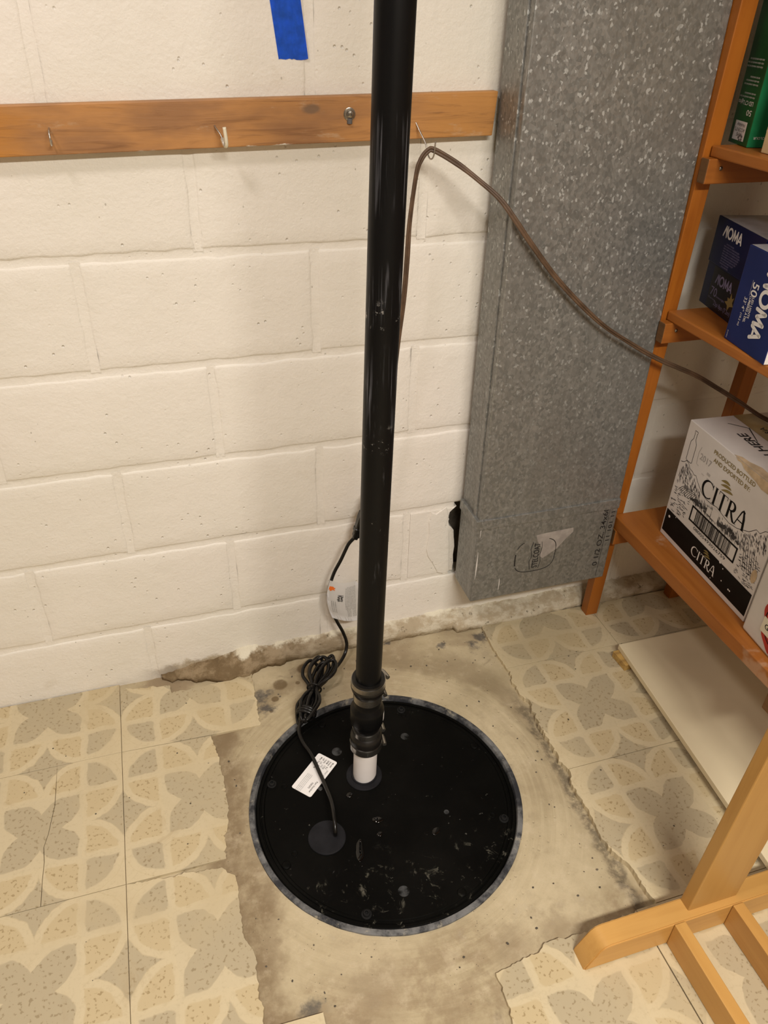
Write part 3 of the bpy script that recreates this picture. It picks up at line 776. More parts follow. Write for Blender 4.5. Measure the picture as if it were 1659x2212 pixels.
bmesh.ops.recalc_face_normals(bm, faces=bm.faces[:])
autosmooth(obj('cord_bundle', bm, 'cordblk', pc_), 60)
bm = bmesh.new()
for hh, rr_ in ((0, .017), (.007, .0175), (.014, .0165)):    # cord end wound round the near end
    cc = c0+axd*(.006+hh)+Vector((0, 0, .006))
    tube_bm([cc+sd*math.cos(t)*rr_*1.15+Vector((0, 0, 1))*math.sin(t)*rr_*.85 for t in (2*math.pi*i/24 for i in range(25))], CR*.95, 8, bm)
bmesh.ops.recalc_face_normals(bm, faces=bm.faces[:])
autosmooth(obj('wound_end', bm, 'cordblk', pc_), 60); bm = bmesh.new()
cc = c0+axd*(.52*Lb)+Vector((0, 0, .012))
tube_bm([cc+sd*math.cos(t)*.0165+Vector((0, 0, 1))*math.sin(t)*.0150 for t in (2*math.pi*i/20 for i in range(21))], .0022, 6, bm)
bmesh.ops.recalc_face_normals(bm, faces=bm.faces[:])
autosmooth(obj('bundle_tie', bm, 'cordblk', pc_), 60)
riser = [(.800, -.168, .034), (.838, -.130, .022), (.872, -.098, .014), (.8985, -.068, .016), (.9095, -.052, .036), (.9035, -.042, .066), (.890, -.036, .100), (.876, -.034, .142), (.8725, -.034, .176), (.8745, -.034, .212), (.884, -.036, .250), (.900, -.038, .286), (.911, -.038, .312), (.920, -.038, .330), (.937, -.040, .350)]
autosmooth(obj('cord_riser', tube_bm(catmull(riser, 8), CR, 10), 'cordblk', pc_), 60)
# moulded plug and connector going up behind the pipe
pa = Vector((.934, -.040, .347)); pd = (Vector((.968, -.042, .440))-pa).normalized()
sq = [(-1, -.72), (-.72, -1), (.72, -1), (1, -.72), (1, .72), (.72, 1), (-.72, 1), (-1, .72)]
obj('moulded_plug', tube_bm([pa+pd*t for t in (-.006, 0, .001, .012, .014, .022, .024, .05, .062, .066)], [.0055, .0062, .0078, .0082, .0105, .011, .0098, .0125, .0128, .011], 10, shape=sq), 'cordblk', pc_)
# white tag
tg = bmesh.new(); TG = []
for i in range(13):
    s = i/12
    for_row = []
    for j in range(7):
        t = j/6
        x = .8735+s*.072-.010*math.sin(math.pi*t)*(1-s)+.004*t; z = .233-.115*t-s*(.012+.006*t)
        y = -.0385-.012*math.sin(s*math.pi*1.1)*(1-.3*t)-.010*s*math.sin(t*2.2)+.014*max(0, s-.72)
        if s > .8 and t < .25: z -= (s-.8)*.10
        for_row.append(tg.verts.new((x, y, z)))
    TG.append(for_row)
for i in range(12):
    for j in range(6): tg.faces.new((TG[i][j], TG[i][j+1], TG[i+1][j+1], TG[i+1][j]))
bmesh.ops.solidify(tg, geom=tg.faces[:], thickness=.0004)
bmesh.ops.recalc_face_normals(tg, faces=tg.faces[:])
tgo = autosmooth(obj('warning_tag', tg, 'tagw', pc_), 60); tag(tgo, 'white printed tag folded round the cord')
def tagpt(s, t, h=.0008):
    i = s*12; j = t*6; i0 = min(11, int(i)); j0 = min(5, int(j)); fi = i-i0; fj = j-j0
    def P(a, b):
        s_ = a/12; t_ = b/6
        x = .8735+s_*.072-.010*math.sin(math.pi*t_)*(1-s_)+.004*t_; z = .233-.115*t_-s_*(.012+.006*t_)
        y = -.0385-.012*math.sin(s_*math.pi*1.1)*(1-.3*t_)-.010*s_*math.sin(t_*2.2)+.014*max(0, s_-.72)
        if s_ > .8 and t_ < .25: z -= (s_-.8)*.10
        return Vector((x, y, z))
    return P(i, j)+Vector((0, -1, 0))*h
def tagprint(bm, bmsrc):   # map flat (s,t) print on the curved tag
    for v in bmsrc.verts: v.co = tagpt(v.co.x, v.co.y)
fsrc = Face((0, 0, 0), (1, 0, 0), (0, 1, 0), 0)
bm = bmesh.new()     # lettering runs down the tag: right = +t, up = +s
fd = Face((0, 0, 0), (0, 1, 0), (1, 0, 0), 0)
fd.text(bm, 'Liberty', .105, .30, .365, .035, width=.16); fd.text(bm, 'Pumps', .105, .30, .285, .035, width=.16)
for i in range(8):
    L = .76 if i % 4 else .55
    fd.text(bm, ('read all instructions and warnings before use', 'disconnect power before handling the pump', 'connect to a grounded outlet only as shown')[i % 3], .030, .10 if i else .12, .50+i*.042, 0, width=L)
for i in range(3): fd.text(bm, 'installation manual', .028, .48, .11+i*.05, 0, width=.30)
for v in bm.verts: v.co = tagpt(min(.98, max(.01, v.co.x)), min(.98, max(.02, v.co.y)), .0009)
obj('printed_lettering', bm, 'ink', tgo)
bm = bmesh.new()
pts = [(.03, .13), (.13, .12), (.15, .14), (.20, .145), (.16, .18), (.20, .21), (.12, .20), (.10, .225), (.06, .24), (.04, .20), (.02, .23)]
bm.faces.new([bm.verts.new(tagpt(a, b, .0010)) for a, b in pts])
bmesh.ops.triangulate(bm, faces=bm.faces[:])
obj('orange_mark', bm, 'inkred', tgo)

# ---- water drops on the cover
def drop(x, y, rx, ry, ang, h, label, outline=None):
    bm = bmesh.new(); rings = []
    for k in range(6):
        f = math.cos(k/5*math.pi/2); zz = math.sin(k/5*math.pi/2)*h
        row = []
        for i in range(24):
            t = 2*math.pi*i/24; w_ = 1+.22*noise.noise(Vector((math.cos(t)*1.5, math.sin(t)*1.5, x*50)))
            a = rx*f*w_*math.cos(t); b = ry*f*w_*math.sin(t)
            row.append(bm.verts.new((x+a*math.cos(ang)-b*math.sin(ang), y+a*math.sin(ang)+b*math.cos(ang), LZ+zz)))
        rings.append(row)
    for k in range(5):
        for i in range(24): bm.faces.new((rings[k][i], rings[k][(i+1) % 24], rings[k+1][(i+1) % 24], rings[k+1][i]))
    bm.faces.new(rings[0][::-1]); bmesh.ops.remove_doubles(bm, verts=bm.verts[:], dist=1e-6)
    bmesh.ops.recalc_face_normals(bm, faces=bm.faces[:])
    tag(obj('water_drop', bm, 'water', None, True), label, 'water drop', 'water drops on the pit cover')
drop(.813, -.436, .0075, .006, .3, .0022, 'small water drop just in front of the pipe seal on the black cover')
drop(.852, -.506, .011, .007, -.3, .0026, 'rounded water drop near the middle of the black cover')
drop(.847, -.537, .006, .005, .2, .0020, 'smallest water drop, below the middle one on the black cover')
drop(.800, -.560, .008, .024, -.25, .0016, 'long water streak on the black cover right of the cord seal')
drop(.954, -.562, .010, .007, .5, .0014, 'flat water drop on the right half of the black cover')

# ---- loose crumbs of cement
bm = bmesh.new(); rnd = random.Random(11); n = 0
while n < 70:
    x = rnd.uniform(.58, 1.27); y = rnd.uniform(-.82, -.06); r = math.hypot(x-PC[0], y-PC[1])
    if r < .29 or r > .46 and rnd.random() < .4 or (x < .70 and y > -.25): continue
    s = rnd.uniform(.0009, .0022); m4 = Matrix.Translation((x, y, -.0015 if r < .36 else -.0045)) @ Matrix.Rotation(rnd.random()*6, 4, (rnd.random(), rnd.random(), .5)) @ Matrix.Diagonal((s*1.4, s, s*.8, 1))
    bmesh.ops.create_icosphere(bm, subdivisions=1, radius=1, matrix=m4); n += 1
tag(obj('cement_crumbs', bm, 'core'), 'dark loose cement crumbs scattered round the pit', 'crumbs', kind='stuff')

# ================================================================== HOOK RAIL, TAPE
hr = thing('hook_rail', 'weathered wooden plank with small hooks screwed to the block wall', 'rail', (.40, -.001, 1.13))
SL = .0125/.52
def pz(x): return (x-.66)*.0205
xa, xb = -1.0, 1.187
bm = hexa_bm([(xa, -.021, 1.139+pz(xa)), (xb-.004, -.021, 1.139+pz(xb)), (xb-.004, -.0005, 1.139+pz(xb)), (xa, -.0005, 1.139+pz(xa))],
             [(xa, -.021, 1.2075+pz(xa)), (xb, -.021, 1.2075+pz(xb)), (xb, -.0005, 1.2075+pz(xb)), (xa, -.0005, 1.2075+pz(xa))], .0016, 2)
pb = obj('plank', bm, 'plank', hr)
def hook(x, z, mat, wr, shape):
    pts = [Vector((x, -.0205, z))+Vector(p) for p in shape]
    return autosmooth(obj('hook', tube_bm(catmull(pts, 6), wr, 8), mat, hr), 60)
hook(.463, 1.172, 'nickel', .0014, [(0, 0, 0), (0, -.016, -.002), (0, -.022, -.012), (0, -.016, -.021), (0, -.006, -.020), (.0, -.003, -.016)])
h2 = hook(.712, 1.172, 'nickel', .0013, [(-.006, 0, 0), (-.004, -.008, -.004), (.001, -.016, -.012), (.003, -.022, -.022), (.004, -.027, -.026), (.004, -.032, -.020)])
h2b = obj('hook_sleeve', tube_bm(catmull([(.7145, -.037, 1.156), (.7165, -.043, 1.1475), (.7185, -.050, 1.147), (.7185, -.0535, 1.156), (.717, -.054, 1.174)], 6), .0028, 10), 'cream_print', hr, True)
# the right-hand hook carries the brown cord
h3 = hook(1.041, 1.172, 'nickel', .0013, [(0, 0, 0), (.004, -.010, -.012), (.010, -.024, -.028), (.013, -.033, -.046), (.016, -.040, -.0505), (.019, -.044, -.043), (.0195, -.046, -.022)])
# washer and screw
sc_ = autosmooth(obj('washer', lathe_bm([(.002, 0), (.0098, 0), (.0098, .0014), (.0085, .0018), (.0050, .0018)], 28, (.925, -.021, 1.186), (0, -1, 0), cap=False), 'steel', hr), 35)
autosmooth(obj('screw_head', lathe_bm([(.0062, .0005), (.0062, .0030), (.0050, .0044), (.0022, .0050), (.0018, .0036), (.0003, .0036)], 16, (.9258, -.021, 1.186), (0, -1, 0), cap=False), 'steel', hr), 35)
autosmooth(obj('slot_plate', tube_bm([(.9255, -.0212, 1.180), (.9252, -.0212, 1.172)], .0045, 14), 'inkgrey', hr), 40)

# painter's tape
bm = bmesh.new(); N = 26; top = []; bot = []
for i in range(N+1):
    s = i/N; a = Vector((.8163, -.0008, 1.2612)).lerp(Vector((.8635, -.0008, 1.2622)), s)
    a.z += .0012*noise.noise(Vector((s*7, 1, 0)))+.0008*noise.noise(Vector((s*25, 3, 0)))-(.0015 if s > .5 else 0)*math.sin((s-.5)*2*math.pi)
    b = Vector((.795, -.0008, 1.43)).lerp(Vector((.8425, -.0008, 1.431)), s); bot.append(a); top.append(b)
for off, fl_ in ((0, 1),):
    G = [[bm.verts.new(bot[i].lerp(top[i], k/8)+Vector((0, -.0006*noise.noise(Vector((i*.3, k*.9, 0))), 0))) for i in range(N+1)] for k in range(9)]
    for k in range(8):
        for i in range(N): bm.faces.new((G[k][i], G[k][i+1], G[k+1][i+1], G[k+1][i]))
bmesh.ops.solidify(bm, geom=bm.faces[:], thickness=.0005); bmesh.ops.recalc_face_normals(bm, faces=bm.faces[:])
tag(obj('masking_tape', bm, 'tape'), 'strip of bright blue masking tape stuck on the wall above the plank', 'tape')

# ================================================================== BROWN EXTENSION CORD
ec = thing('extension_cord', 'flat brown two-wire cord looped over the plank hook and sagging past the duct', 'cord', (1.058, -.062, 1.12))
pts = [(.968, -.043, .437), (.985, -.045, .52), (1.002, -.048, .66), (1.012, -.054, .80), (1.018, -.060, .885), (1.021, -.061, .957), (1.023, -.061, 1.021), (1.031, -.061, 1.096), (1.038, -.061, 1.120), (1.050, -.061, 1.1345), (1.062, -.063, 1.1352), (1.0994, -.078, 1.1153), (1.1321, -.096, 1.0921), (1.1648, -.116, 1.0653), (1.1931, -.130, 1.0309), (1.2276, -.135, .9898), (1.2936, -.136, .9201), (1.389, -.138, .839), (1.470, -.139, .788), (1.545, -.140, .747), (1.628, -.160, .712), (1.690, -.168, .678), (1.735, -.190, .652), (1.768, -.247, .6330), (1.805, -.315, .6305), (1.842, -.350, .622), (1.876, -.368, .570), (1.892, -.375, .36), (1.90, -.378, .10), (1.94, -.37, .006), (2.02, -.36, .004), (2.12, -.36, .004)]
cl = catmull(pts, 9)
shape = []
for cx in (-1, 1):
    for k in range(8):
        a = math.radians(-90+180*k/7) if cx > 0 else math.radians(90+180*k/7)
        shape.append((cx*.9+math.cos(a), math.sin(a)))
shape = [(.9+math.cos(math.radians(a)), math.sin(math.radians(a))) for a in (-60, -20, 20, 60, 100, 140)]+[(0, .45)]+[(-.9+math.cos(math.radians(a)), math.sin(math.radians(a))) for a in (40, 80, 120, 160, 200, 240, 280, 320)]+[(0, -.45)]+[(.9+math.cos(math.radians(a)), math.sin(math.radians(a))) for a in (-140, -100)]
bm = bmesh.new(); n = len(cl); T = [(cl[min(i+1, n-1)]-cl[max(i-1, 0)]).normalized() for i in range(n)]; rings = []
for i in range(n):
    yv = Vector((0, -1, 0)); nb = (yv-T[i]*yv.dot(T[i])).normalized(); bi = T[i].cross(nb); tw = .5*math.sin(i*.07)+.25*math.sin(i*.19)
    a_, b_ = bi*math.cos(tw)+nb*math.sin(tw), nb*math.cos(tw)-bi*math.sin(tw)
    rings.append([bm.verts.new(cl[i]+(a_*p+b_*q)*.0026) for p, q in shape])
m_ = len(shape)
for i in range(n-1):
    for k in range(m_): bm.faces.new((rings[i][k], rings[i][(k+1) % m_], rings[i+1][(k+1) % m_], rings[i+1][k]))
bm.faces.new(rings[0][::-1]); bm.faces.new(rings[-1]); bmesh.ops.recalc_face_normals(bm, faces=bm.faces[:])
obj('flat_cord', bm, 'cordbrn', ec, True)
obj('socket_end', tube_bm([Vector((.9655, -.0425, .432))+Vector((.0085, 0, .05)).normalized()*t for t in (-.014, -.012, .0, .018, .024, .030)], [.0115, .0125, .0125, .0105, .007, .005], shape=sq), 'cordbrn', ec)

# ================================================================== GALVANISED DUCT
du = thing('air_duct', 'flat galvanised steel wall duct with a folded seam and a crimped end', 'duct', (1.37, -.07, .16))
def dshift(z): return -.0075*(z-.16)
def duct_sec(x0, x1, y0, y1, za, zb, name, bev=.0025):
    b = [(x0+dshift(za), y0, za), (x1+dshift(za), y0, za), (x1+dshift(za), y1, za), (x0+dshift(za), y1, za)]
    t = [(x0+dshift(zb), y0, zb), (x1+dshift(zb), y0, zb), (x1+dshift(zb), y1, zb), (x0+dshift(zb), y1, zb)]
    return obj(name, hexa_bm(b, t, bev, 2), 'duct', du)
DX0, DX1, DY0, DY1 = 1.199, 1.5535, -.115, -.018
duct_sec(DX0, DX1, DY0, DY1, .372, 2.41, 'upper_section')
lo_s = duct_sec(DX0-.0035, DX1+.0005, DY0-.0012, DY1, .158, .388, 'lower_section')
cl_s = duct_sec(DX0-.008, DX1+.001, DY0-.0035, DY1-.002, .366, .392, 'drive_cleat', .0015)
# standing lock seam down the narrow side
sm_ = [(DX0-.0032+dshift(.39), -.098, .39), (DX0+.001+dshift(.39), -.098, .39), (DX0+.001+dshift(.39), -.085, .39), (DX0-.0032+dshift(.39), -.085, .39)]
st_ = [(x-.0075*2.0, y, 2.405) for x, y, z in sm_]
obj('lock_seam', hexa_bm(sm_, st_, .001), 'duct', du)
for (a, b, wdt) in (((DX0-.0015, .305), (DX0-.002, .225), .0034), ((DX0-.001, .345), (DX0-.001, .395), .0015)):
    bm = bmesh.new(); f_ = Face((0, DY0-.0012, 0), (1, 0, 0), (0, 0, 1), .0003); f_.ribbon(bm, [(a[0]+.004, a[1]), ((a[0]+b[0])/2+.0045, (a[1]+b[1])/2), (b[0]+.004, b[1])], [.0006, wdt, .0006]); obj('bare_scratch', bm, 'carton', lo_s)
bm = bmesh.new(); f_.ribbon(bm, [(1.265, .215), (1.266, .20), (1.2655, .18)], [.001, .0022, .001])
obj('bare_scratch', bm, 'carton', lo_s)
# maker's stamp: rounded oval with turned lettering, and a size stencil at the right edge
f_ = Face((0, DY0-.0012, 0), (1, 0, 0), (0, 0, 1), .0005)
bm = bmesh.new(); cx, cz = 1.351, .266; pts = []
for i in range(60):
    t = 2*math.pi*i/60; e = .62
    pts.append((cx+.052*math.copysign(abs(math.cos(t))**e, math.cos(t)), cz+.046*math.copysign(abs(math.sin(t))**e, math.sin(t))))
f_.ribbon(bm, pts[2:12], .0020); f_.ribbon(bm, pts[20:27], .0018); f_.ribbon(bm, pts[29:34], .0032); f_.ribbon(bm, pts[34:61-8], .0019); f_.ribbon(bm, pts[52:60]+pts[:3], .0014)
f_.text(bm, 'STELCOAT', .0200, cx+.0085, cz-.037, .02, rot=math.pi/2, width=.072)
f_.ribbon(bm, [(cx-.010, cz-.040), (cx-.014, cz-.015), (cx-.009, cz), (cx-.014, cz+.02), (cx-.010, cz+.040)], .0014)
f_.ribbon(bm, [(cx+.012, cz-.040), (cx+.016, cz-.02), (cx+.012, cz), (cx+.015, cz+.02), (cx+.012, cz+.038)], .0010)
tag(obj('maker_stamp', bm, 'ink', lo_s), 'oval ink stamp with lettering')
bm = bmesh.new()
f_.text(bm, '0 1/2 OZ. 34x60', .019, 1.527, .200, .012, rot=math.pi/2, width=.172)
f_.ribbon(bm, [(1.531, .165), (1.5315, .27), (1.530, .375)], .0009)
f_.text(bm, '11 101 11', .014, 1.5455, .268, .01, rot=math.pi/2, width=.085)
tag(obj('size_stencil', bm, 'ink', lo_s), 'turned ink lettering along the edge')
bm = bmesh.new(); f2 = Face((0, DY0-.0012, 0), (1, 0, 0), (0, 0, 1), .0003)
f2.poly(bm, [(1.345, .325), (1.36, .327), (1.44, .330), (1.442, .318), (1.425, .30), (1.405, .275), (1.385, .262), (1.372, .254), (1.362, .262), (1.366, .285), (1.352, .305)])
obj('overspray_patch', bm, 'pinkpaint', lo_s)

# ================================================================== ORANGE SHELVING UNIT
su = thing('shelving_unit', 'orange varnished wooden shelving unit with cleated shelves beside the duct', 'shelf', (1.7, -.6, 0))
LY = lambda z: -.083-.038*z       # front face of the far legs leans forward
LX = lambda z: 1.5560-.0080*z
HT = 1.95
def leg(x0, wd, y0, y1, far=True):
    lean = (lambda z: -.038*z) if far else (lambda z: 0)
    sx = lambda z: -.008*z
    q = lambda z: [(x0+sx(z), y0+lean(z), z), (x0+wd+sx(z), y0+lean(z), z), (x0+wd+sx(z), y1+lean(z), z), (x0+sx(z), y1+lean(z), z)]
    return obj('leg', hexa_bm(q(0), q(HT), .0015), 'orangewood', su)
leg(1.5560, .033, -.083, -.056); leg(1.812, .036, -.083, -.056)
leg(1.5560, .033, -1.155, -1.128, False); leg(1.812, .036, -1.155, -1.128, False)
def shelf(zt, th, ya, x0):
    y_n = -1.126
    b = [(x0, y_n, zt-th), (1.850, y_n, zt-th), (1.850, ya, zt-th), (x0, ya, zt-th)]
    return obj('shelf_board', hexa_bm([(x, y, z) for x, y, z in b], [(x, y, z+th) for x, y, z in b], .0025), 'orangewood_y', su)
for zt, th in ((.333, .033), (.840, .019), (1.1435, .019), (1.64, .019)):
    yf = LY(zt)-.0012; x0 = 1.5595
    shelf(zt, th, yf-(.0 if zt < .5 else .001), x0)
    ch = .042; zc = zt-th
    # cross cleats under each shelf
    for ya, yb in ((yf-.023, yf-.001), (-.671, -.649), (-1.126, -1.104)):
        e = .016 if ya > -.3 else .004
        if zt < .5 and ya > -.3: e = .002
        c_ = obj('cleat', box_bm(x0-e, 1.848, ya, yb, zc-ch, zc-.0002, .0018), 'orangewood_x', su)
        c_.data.materials.append(M['endgrain'])
        for p in c_.data.polygons:
            if p.normal.x < -.9: p.material_index = 1
    if zt > .5 and zt < 1.3:
        obj('screw', lathe_bm([(.0035, 0), (.0035, .0012), (.0005, .0016)], 12, (x0+.012, yf-.0235, zc-ch*.38), (0, -1, 0), cap=False), 'steel', su, True)

# ================================================================== CARTONS
def carton(name, label, cat, A, B, z0, h, depth, mat, bev=.0015, group=None, taper=0):
    """A,B = (x,y) of the far and near lower corners of the aisle face; depth goes away from the aisle"""
    A = Vector((*A, 0)); B = Vector((*B, 0)); r = (B-A); Wd = r.length; r.normalize(); inn = Vector((0, 0, 1)).cross(r)   # away from viewer side
    t = thing(name, label, cat, (A.x, A.y, z0), group)
    p = lambda a, d, z: tuple(A+r*a+inn*d+Vector((0, 0, z)))
    base = [p(0, 0, z0), p(Wd, 0, z0), p(Wd, depth, z0), p(0, depth, z0)]
    topv = [p(0, 0, z0+h), p(Wd, 0, z0+h), p(Wd, depth, z0+h), p(0, depth, z0+h)]
    body = obj('carton_body', hexa_bm(base, topv, bev), mat, t)
    front = Face(A+Vector((0, 0, z0)), r, (0, 0, 1))
    top = Face(A+Vector((0, 0, z0+h)), r, inn)
    near = Face(A+r*Wd+Vector((0, 0, z0)), inn, (0, 0, 1))
    return t, body, front, top, near, Wd

# ---- wine carton (white, black band)
ct, cb, fr, tp, nr, Wd = carton('wine_carton', 'white wine carton with a black band and CITRA lettering on the lowest shelf', 'box', (1.625, -.188), (1.604, -.504), .3335, .290, .205, 'carton')
H_ = .290; S = lambda a: a*Wd; Tt = lambda b: b*H_
# black band
bm = bmesh.new(); fr.poly(bm, [(S(.014), Tt(.042)), (S(.992), Tt(.042)), (S(.992), Tt(.232)), (S(.014), Tt(.238))])
band = obj('black_band', bm, 'blackink', cb)
def serif(bm, face, ch, x, y, h, wt):
    """serif capitals with thick and thin strokes; returns advance"""
    tn = wt*.38; sf = h*.05
    def stem(a, w_=wt, y0=0, y1=h): face.rect(bm, x+a-w_/2, x+a+w_/2, y+y0, y+y1)
    def ser(a, yy, half): face.rect(bm, x+a-half, x+a+half, y+yy-(sf*.5 if yy else 0), y+yy+(0 if yy else sf*.5)); 
    if ch == 'I':
        stem(.18*h); ser(.18*h, 0, .15*h); ser(.18*h, h, .15*h); return .40*h
    if ch == 'T':
        a = .40*h; stem(a); face.rect(bm, x+.03*h, x+.77*h, y+h-sf*.8, y+h); ser(a, 0, .16*h)
        for q in (.03, .735): face.poly(bm, [(x+q*h, y+h), (x+q*h, y+h*.80), (x+q*h+.035*h, y+h*.80), (x+q*h+.035*h, y+h)])
        return .80*h
    if ch == 'C':
        c = (.52*h, .5*h); P_ = []; W_ = []
        for i in range(25):
            t = math.radians(42+276*i/24); P_.append((x+c[0]+.47*h*math.cos(t), y+c[1]+.49*h*math.sin(t))); W_.append(tn+(wt-tn)*max(0, -math.cos(t))**1)
        face.ribbon(bm, P_, W_); face.poly(bm, [(x+.84*h, y+.98*h), (x+.90*h, y+.98*h), (x+.90*h, y+.70*h), (x+.87*h, y+.70*h)]); return .98*h
    if ch == 'R':
        stem(.20*h); ser(.20*h, 0, .15*h); face.rect(bm, x+.05*h, x+.3*h, y+h-sf*.6, y+h); P_ = []; W_ = []
        for i in range(17):
            t = math.radians(90-180*i/16); P_.append((x+.36*h+.26*h*math.cos(t), y+.745*h+.245*h*math.sin(t))); W_.append(tn+(wt-tn)*max(0, math.cos(t)))
        face.ribbon(bm, [(x+.2*h, y+.98*h)]+P_+[(x+.2*h, y+.50*h)], [tn]+W_+[tn])
        face.ribbon(bm, [(x+.38*h, y+.52*h), (x+.56*h, y+.22*h), (x+.70*h, y+.05*h), (x+.84*h, y+0)], [wt*.8, wt*.9, wt*.9, tn]); return .80*h
    if ch == 'A':
        face.ribbon(bm, [(x+.06*h, y), (x+.20*h, y+.45*h), (x+.36*h, y+.92*h), (x+.46*h, y+1.02*h), (x+.56*h, y+.92*h)], [tn, tn, tn*1.3, wt*.8, wt])
        face.ribbon(bm, [(x+.50*h, y+1.0*h), (x+.62*h, y+.62*h), (x+.72*h, y+0)], [wt*.7, wt, wt]); face.rect(bm, x+.20*h, x+.66*h, y+.34*h, y+.34*h+tn)
        ser(.08*h, 0, .11*h); ser(.73*h, 0, .13*h); return .90*h
def citra(bm, face, x, y, h, wt):
    for ch in 'CITRA': x += serif(bm, face, ch, x, y, h, wt)
    return x
def leaves(bm, face, x, y, s):
    for (a, b, L, tl) in ((0, .95, 1.5, -.10), (.12, .50, 1.75, -.02), (.40, 0, 1.9, .12)):
        P_ = []; W_ = []
        for i in range(11):
            t = i/10; P_.append((x+s*(a+L*t), y+s*(b+.42*math.sin(t*1.9)-.10*t+tl*t*1.2))); W_.append(s*(.34*math.sin(math.pi*min(1, (1-t)*.86+.10))*(1 if i < 10 else .2)))
        face.ribbon(bm, P_, W_)
bm = bmesh.new(); xe = citra(bm, fr, S(.292), Tt(.568), .0385, .0064)
fr.text(bm, 'OPEN', .001, 0, -9, 0) if False else None
obj('brand_lettering', bm, 'blackink', cb)
bm = bmesh.new(); leaves(bm, fr, S(.445), Tt(.712), .0185)
fr.text(bm, 'PRODUCED BOTTLED', .0125, S(.305), Tt(.905), .02, width=S(.42)); fr.text(bm, 'AND EXPORTED BY:', .0125, S(.325), Tt(.85), .02, width=S(.375))
obj('gold_print', bm, 'gold', cb)
bm = bmesh.new(); fb = Face(fr.o, fr.r, fr.u, .0004); citra(bm, fb, S(.372), Tt(.085), .0225, .0034)
obj('band_lettering', bm, 'white_print', band); bm = bmesh.new()
for (a, b, r) in ((.06, .19, .0032), (.66, .235, .0028), (.70, .21, .0015), (.72, .12, .0015), (.80, .11, .002), (.815, .11, .0018), (.62, .06, .0012), (.13, .23, .0012)):
    fb.poly(bm, [(S(a)+r*math.cos(t)*1.1, Tt(b)+r*math.sin(t)) for t in (2*math.pi*i/9 for i in range(9))])
tag(obj('band_specks', bm, 'white_print', band), kind='stuff')
bm = bmesh.new(); leaves(bm, fb, S(.485), Tt(.165), .0115)
obj('band_leaves', bm, 'gold', band)
# bar code
bm = bmesh.new(); x0, x1, y0, y1 = S(.256), S(.764), Tt(.308), Tt(.438); wf = .0042
for r4 in ((x0, x1, y0, y0+wf), (x0, x1, y1-wf, y1), (x0, x0+wf, y0, y1), (x1-wf, x1, y0, y1)): fr.rect(bm, *r4)
xx = x0+.018; rnd = random.Random(9)
while xx < x1-.020:
    wb = rnd.choice((.0008, .0012, .0020, .0026)); fr.rect(bm, xx, xx+wb, y0+wf, y1-wf); xx += wb+rnd.choice((.0008, .0012, .0018))
fr.text(bm, '08005493026759', .0105, S(.325), Tt(.272), 0, width=S(.36))
obj('bar_code', bm, 'blackink', cb)
# bottle outline and faint stamp
bm = bmesh.new(); bx, by = S(.062), Tt(.705); bw, bh = .0205, .072
half = [(.5, 0), (.5, .02), (.5, .58), (.48, .62), (.30, .70), (.20, .74), (.18, .80), (.18, .94), (.24, .95), (.24, 1.0)]
rp = [(bx+bw/2+a*bw, by+b*bh) for a, b in half]; lp_ = [(bx+bw/2-a*bw, by+b*bh) for a, b in half]
fr.ribbon(bm, lp_[::-1][:-1]+[(bx+bw*.02, by+.002), (bx+bw*.12, by), (bx+bw*.88, by), (bx+bw*.98, by+.002)]+rp[1:], .0011, closed=True)
obj('bottle_outline', bm, 'blackink', cb)
bm = bmesh.new(); fr.text(bm, '2017', .020, S(.19), Tt(.79), .01, width=S(.125)); fr.ribbon(bm, [(S(.185), Tt(.88)), (S(.17), Tt(.83)), (S(.175), Tt(.74)), (S(.20), Tt(.735))], .0010)
for a in (.25, .31, .36): fr.rect(bm, S(a), S(a+.03), Tt(.70), Tt(.705))
fr.rect(bm, S(.30), S(.335), Tt(.725), Tt(.745))
obj('date_stamp', bm, 'inkfaint', cb)
# engraved vineyard landscape
bm = bmesh.new(); rnd = random.Random(21)
ridge = [(.02, .665), (.05, .675), (.075, .70), (.10, .695), (.13, .665), (.16, .66), (.185, .645), (.205, .655), (.235, .625), (.27, .60), (.31, .575), (.36, .56), (.42, .56), (.48, .575), (.55, .555), (.62, .545), (.70, .56), (.75, .585), (.80, .605), (.85, .66), (.885, .655), (.92, .70), (.955, .715), (.985, .70)]
fr.ribbon(bm, [(S(a), Tt(b)+.0006*rnd.uniform(-1, 1)) for a, b in ridge], .0011)
def ry(a):
    for (a0, b0), (a1, b1) in zip(ridge, ridge[1:]):
        if a0 <= a <= a1: return b0+(b1-b0)*(a-a0)/(a1-a0)
    return .6
obj('ridge_line', bm, 'blackink', cb)
bm = bmesh.new()
def hatch(a, b, la, lb, wv): fr.ribbon(bm, [(S(a), Tt(b)), (S(a+la*.5), Tt(b+lb*.5+.004*rnd.uniform(-1, 1))), (S(a+la), Tt(b+lb))], [wv*.4, wv, wv*.4])
inbar = lambda a, b: .235 < a < .785 and b < .455
for i in range(640):     # rock faces under the ridge
    a = rnd.uniform(.03, .97); top_ = ry(a); b = rnd.uniform(max(.46, top_-.16), top_-.012)
    if .29 < a < .76 and b > .52 and rnd.random() < .75: continue
    if inbar(a, b): continue
    hatch(a, b, rnd.uniform(.006, .016), -rnd.uniform(.012, .030), .0013)
for i in range(420):     # vine rows in front
    a = rnd.uniform(.015, .975); b = rnd.uniform(.25, .47)
    if inbar(a, b) or inbar(a+.02, b): continue
    hatch(a, b, rnd.uniform(.012, .034), rnd.uniform(-.008, .012), .0015)
for k in range(9):       # fan of field rows left
    a0 = .10+.014*k; fr.ribbon(bm, [(S(a0+.05), Tt(.53)), (S(a0+.01*k*.3), Tt(.49)), (S(a0-.03+.004*k), Tt(.445))], .0013)
